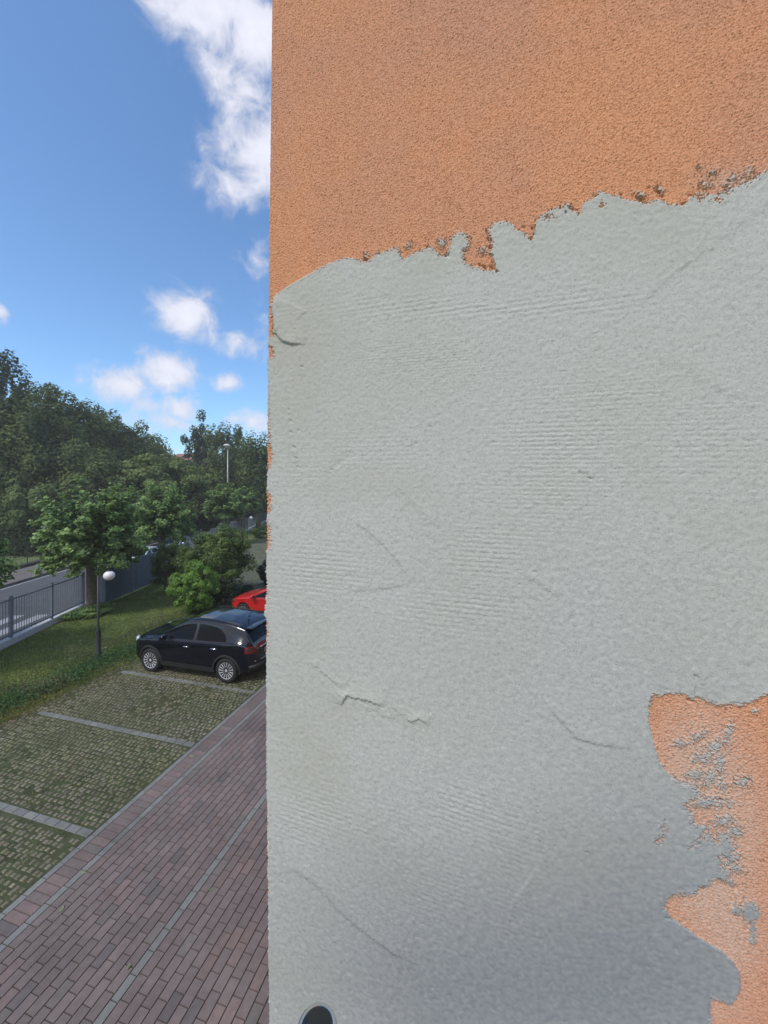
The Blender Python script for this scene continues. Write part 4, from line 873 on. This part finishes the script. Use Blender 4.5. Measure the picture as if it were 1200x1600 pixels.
    for s in sides:
        def arch(x, base): 
            for wx_ in wheels:
                if abs(x-wx_) < ar+.03: base = max(base, tr+.01+math.sqrt(max(0, (ar+.03)**2-(x-wx_)**2)))
            return base
        lowd = lambda x: arch(x, .42)
        for (a, b, w0, w1) in ((xd1+.006, xd0-.02, xd1+.055, .84), (xd2, xd1-.006, -1.25 if suv else -1.38, xd1-.045)):
            d = sidepatch('door', s, a, b, lowd, lambda x: bt(x)-.02, .005, paint, root, 22, 10)
            hx = a+.13; hb = bmesh.new(); zt_ = bt(hx)-.14
            tube(hb, [(hx+.0, s*(side_y(hx,zt_)+.004), zt_),(hx+.03, s*(side_y(hx,zt_)+.035), zt_+.004),(hx+.17, s*(side_y(hx,zt_)+.036), zt_+.004),(hx+.20, s*(side_y(hx+.2,zt_)+.004), zt_)], .013, 8)
            bm_obj('door_handle', hb, M_chrome if suv else paint, d, True)
            sidepatch('side_window', s, w0, w1, glo, ghi, .006, M_glass, d, 22, 8)
        # belt chrome line, cladding over sill and arches
        if full:
            sb = bmesh.new()
            for k in range(24):
                x = -1.45+2.3*k/23
            pts = [(x, s*(side_y(x, bt(x)+.018)+.007), bt(x)+.018) for x in np.linspace(-1.46, .88, 26)]
            tube(sb, pts, .007, 6); bm_obj('belt_trim', sb, M_clad, root, True)
        sidepatch('sill_cladding', s, -wheels[0]+ar, wheels[0]-ar, lambda x: .25, lambda x: .40, .010, M_clad, root, 16, 4)
        for wx_ in wheels:
            def fa(a, b):
                th = math.pi*(-.06+1.12*a); rad = ar-.004+.055*b; x = wx_+rad*math.cos(th); z = tr+.01+rad*math.sin(th)
                return (x, s*(side_y(x, max(z, .24))+.012-.008*b), z)
            if suv: patch('wheel_arch_trim', fa, 26, 3, M_clad)
            else: 
                pass
        # mirror
        mb = bmesh.new(); r_ = box(mb, (.72, s*(wb[50]+.10), bt(.7)+.10), (.13,.20,.14), 0, .04); bm_obj('side_mirror', mb, paint, root, True)
        # wheels
        for wx_ in wheels:
            w = empty('wheel'); w.parent = root; w.location = (wx_, s*(cfg['wm']-.115), tr)
            tb = bmesh.new(); y0 = -.1; lathe(tb, [(tr*.66,-.10),(tr*.93,-.105),(tr,-.085),(tr,.085),(tr*.93,.105),(tr*.70,.10),(tr*.66,.085)], 44, 'Y'); bm_obj('tyre', tb, M_rubber, w, True)
            rb = bmesh.new(); lathe(rb, [(tr*.64,.05*s),(tr*.69,.085*s),(tr*.70,.096*s),(tr*.655,.092*s),(tr*.63,.05*s)], 44, 'Y'); nsp = 15 if suv else 10
            lathe(rb, [(.058,.02*s),(.058,.080*s),(.03,.088*s)], 18, 'Y')
            for k in range(nsp):
                a = 2*math.pi*k/nsp
                p0 = (math.cos(a)*.045, .072*s, math.sin(a)*.045); p1 = (math.cos(a)*tr*.655, .088*s, math.sin(a)*tr*.655)
                tube(rb, [p0, p1], [.010, .0125], 6)
            bm_obj('rim', rb, M_alloy, w)
            db = bmesh.new(); lathe(db, [(tr*.66,-.07*s),(tr*.66,.03*s)], 30, 'Y'); bm_obj('brake_backing', db, M_clad, w)
    # windscreen and rear window
    x0, x1 = (.90, .26) if suv else (.92, .10)
    def wf_(a, b):
        x = x0+(x1-x0)*a; hw = (.70-.12*a)*(1 if suv else .97); y = -hw+2*hw*b; z = top_z(x, y); return (x+.006, y, z+.008)
    patch('windscreen', wf_, 12, 16, M_glass)
    xr0, xr1 = (-1.79, -1.975) if suv else (-1.6, -1.84)
    def rw(a, b):
        x = xr0+(xr1-xr0)*a; hw = .60+.02*a; y = -hw+2*hw*b; z = top_z(x, y); return (x-.010, y, z+.004)
    patch('rear_window', rw, 10, 14, M_glass)
    ls = bmesh.new(); fx_ = cfg['top'][0][0]
    for s in (1, -1):
        hb = bmesh.new()
        if suv:
            hx, hy, hz = 1.985, .615, .80
            bmesh.ops.create_uvsphere(hb, u_segments=24, v_segments=14, radius=.108); bmesh.ops.scale(hb, vec=(.62,1,.95), verts=hb.verts)
            bmesh.ops.rotate(hb, cent=(0,0,0), matrix=Matrix.Rotation(s*.75, 3, 'Z'), verts=hb.verts); bmesh.ops.translate(hb, vec=(hx, s*hy, hz), verts=hb.verts)
        else:
            bmesh.ops.create_uvsphere(hb, u_segments=24, v_segments=12, radius=.15); bmesh.ops.scale(hb, vec=(1.15,.42,.30), verts=hb.verts)
            bmesh.ops.rotate(hb, cent=(0,0,0), matrix=Matrix.Rotation(-s*.6, 3, 'Z'), verts=hb.verts); bmesh.ops.translate(hb, vec=(1.80, s*.66, .70), verts=hb.verts)
        bm_obj('headlight', hb, M_head if suv else M_hdark, root, True)
        # tail lights wrap round the corner
        def tl(a, b):
            x = (-1.83 if suv else -1.68)-.22*a; z = (.84 if suv else .72)+.17*b; return (x-.012, s*(side_y(x, z)+.012), z)
        tlo = patch('tail_light', tl, 8, 6, M_tail)
        def tl2(a, b):
            x = (-1.90 if suv else -1.78)-.10*a; z = (.885 if suv else .77)+.09*b; return (x-.016, s*(side_y(x, z)+.018), z)
        patch('lens_centre', tl2, 4, 4, M_clad, tlo)
    xe_ = xr
    def rear_x(z, y):                                            # x of the tail at a given height on the centre line
        i = np.argmax(top_ >= z); 
        return float(xs[i]) if top_[i] >= z else xr
    zc = .80 if suv else .70
    pb = bmesh.new(); box(pb, (rear_x(zc,0)-.035, 0, zc-.03), (.016,.52,.115)); pl = bm_obj('licence_plate', pb, M_plate, root)
    ib = bmesh.new()
    for k, wdt in enumerate([.05,.045,0,.05,.05,.045,0,.05,.045]):
        if wdt:
            yk = -.19+.045*k
            box(ib, (rear_x(zc,0)-.0445, -yk-.012, zc-.03), (.003,.010,.07)); box(ib, (rear_x(zc,0)-.0445, -yk+.010, zc-.03+(.02 if k%2 else -.02)), (.003,.030,.012)); box(ib, (rear_x(zc,0)-.0447, -yk+.008, zc-.005), (.003,.020,.010))
    bm_obj('plate_characters', ib, M_ink, pl)
    ib = bmesh.new(); box(ib, (rear_x(zc,0)-.0442, .238, zc-.03), (.003,.035,.112)); box(ib, (rear_x(zc,0)-.0442, -.238, zc-.03), (.003,.035,.112)); bm_obj('plate_band', ib, M_blue, pl)
    if suv:
        cb = bmesh.new(); tube(cb, [(rear_x(.9,0)-.02,-.40,.895),(rear_x(.9,0)-.05,-.3,.905),(rear_x(.9,0)-.05,.3,.905),(rear_x(.9,0)-.02,.40,.895)], .019, 8); bm_obj('chrome_bar', cb, M_chrome, root, True)
        sp_ = bmesh.new(); box(sp_, (-1.80, 0, 1.425), (.20,1.12,.035), 0, .012); bm_obj('roof_spoiler', sp_, paint, root, True)
        ab = bmesh.new(); tube(ab, [(-1.42,0,1.56),(-1.44,0,1.60),(-1.62,0,1.86)], [.03,.012,.004], 8); bm_obj('antenna', ab, M_clad, root, True)
        for s in (1, -1):
            rb = bmesh.new(); tube(rb, [(x, s*.575, top_z(x, .575)+.028) for x in np.linspace(-1.45, .15, 14)], .012, 8); bm_obj('roof_rail', rb, M_clad, root, True)
        bb = bmesh.new(); pts = [(rear_x(.55,0)+.10+.0, -.80, .47)]; pts = [(-1.93,-.78,.46),(-2.10,-.62,.46),(-2.145,0,.46),(-2.10,.62,.46),(-1.93,.78,.46)]; tube(bb, pts, [.05,.06,.06,.06,.05], 8); bm_obj('rear_bumper', bb, M_clad, root, True)
        cb = bmesh.new(); tube(cb, [(-2.06,-.68,.60),(-2.135,-.4,.60),(-2.150,0,.60),(-2.135,.4,.60),(-2.06,.68,.60)], .008, 6); bm_obj('bumper_trim', cb, M_chrome, root, True)
        wbm = bmesh.new(); tube(wbm, [(-2.0,0,1.09),(-1.97,.02,1.14),(-1.93,.30,1.20)], .008, 6); bm_obj('rear_wiper', wbm, M_clad, root)
    else:
        bb = bmesh.new(); tube(bb, [(1.80,-.70,.40),(1.99,-.45,.38),(2.05,0,.38),(1.99,.45,.38),(1.80,.70,.40)], [.04,.05,.05,.05,.04], 8); bm_obj('front_grille', bb, M_clad, root, True)
    return root
def place(front_contact, head, cfg, scale):
    hd = Vector(head).normalized(); left = Vector((-hd.y, hd.x)); c = Vector(front_contact[:2])-hd*cfg['wbase']*scale-left*(cfg['wm']-.01)*scale
    return (c.x, c.y, .012), hd

loc, hd = place(G(234,1050.5), N2+Vector((0,-.01)), SUV, 1.05)
car('black_car', 'glossy black compact crossover parked on the grass pavers', loc, hd, SUV, M_black, 1.05)
loc, hd = place(G(379,967), N2, HATCH, 1.03)
car('red_car', 'bright red low hatchback partly hidden behind the wall corner', loc, hd, HATCH, M_red, 1.03)
p = RTl(14.2, 2.0); car('white_car', 'white car on the road glimpsed just above the grey panels', (p.x, p.y, 0), -RD, HATCH, M_wpaint, 1.0, full=False)
p = RTl(20.6, 2.1); car('silver_car', 'silver car on the road glimpsed through leaves behind the largest shrub', (p.x, p.y, 0), -RD, HATCH, M_spaint, 1.0, full=False)

# ------------------------------------------------------------------ air
bm = bmesh.new(); box(bm, (0, 150, 7.0), (500, 420, 32.0)); hz = bm_obj('haze', bm, None); tag(hz, kind='stuff', label='thin pale haze in the air over the whole place', cat='haze')
hm_ = bpy.data.materials.new('haze'); hm_.use_nodes = True; t = hm_.node_tree; t.nodes.clear()
pv = t.nodes.new('ShaderNodeVolumePrincipled'); pv.inputs['Color'].default_value = (1.0,.96,.88,1); pv.inputs['Density'].default_value = .0014; pv.inputs['Anisotropy'].default_value = .2
oo = t.nodes.new('ShaderNodeOutputMaterial'); t.links.new(pv.outputs[0], oo.inputs['Volume']); hz.data.materials.append(hm_)
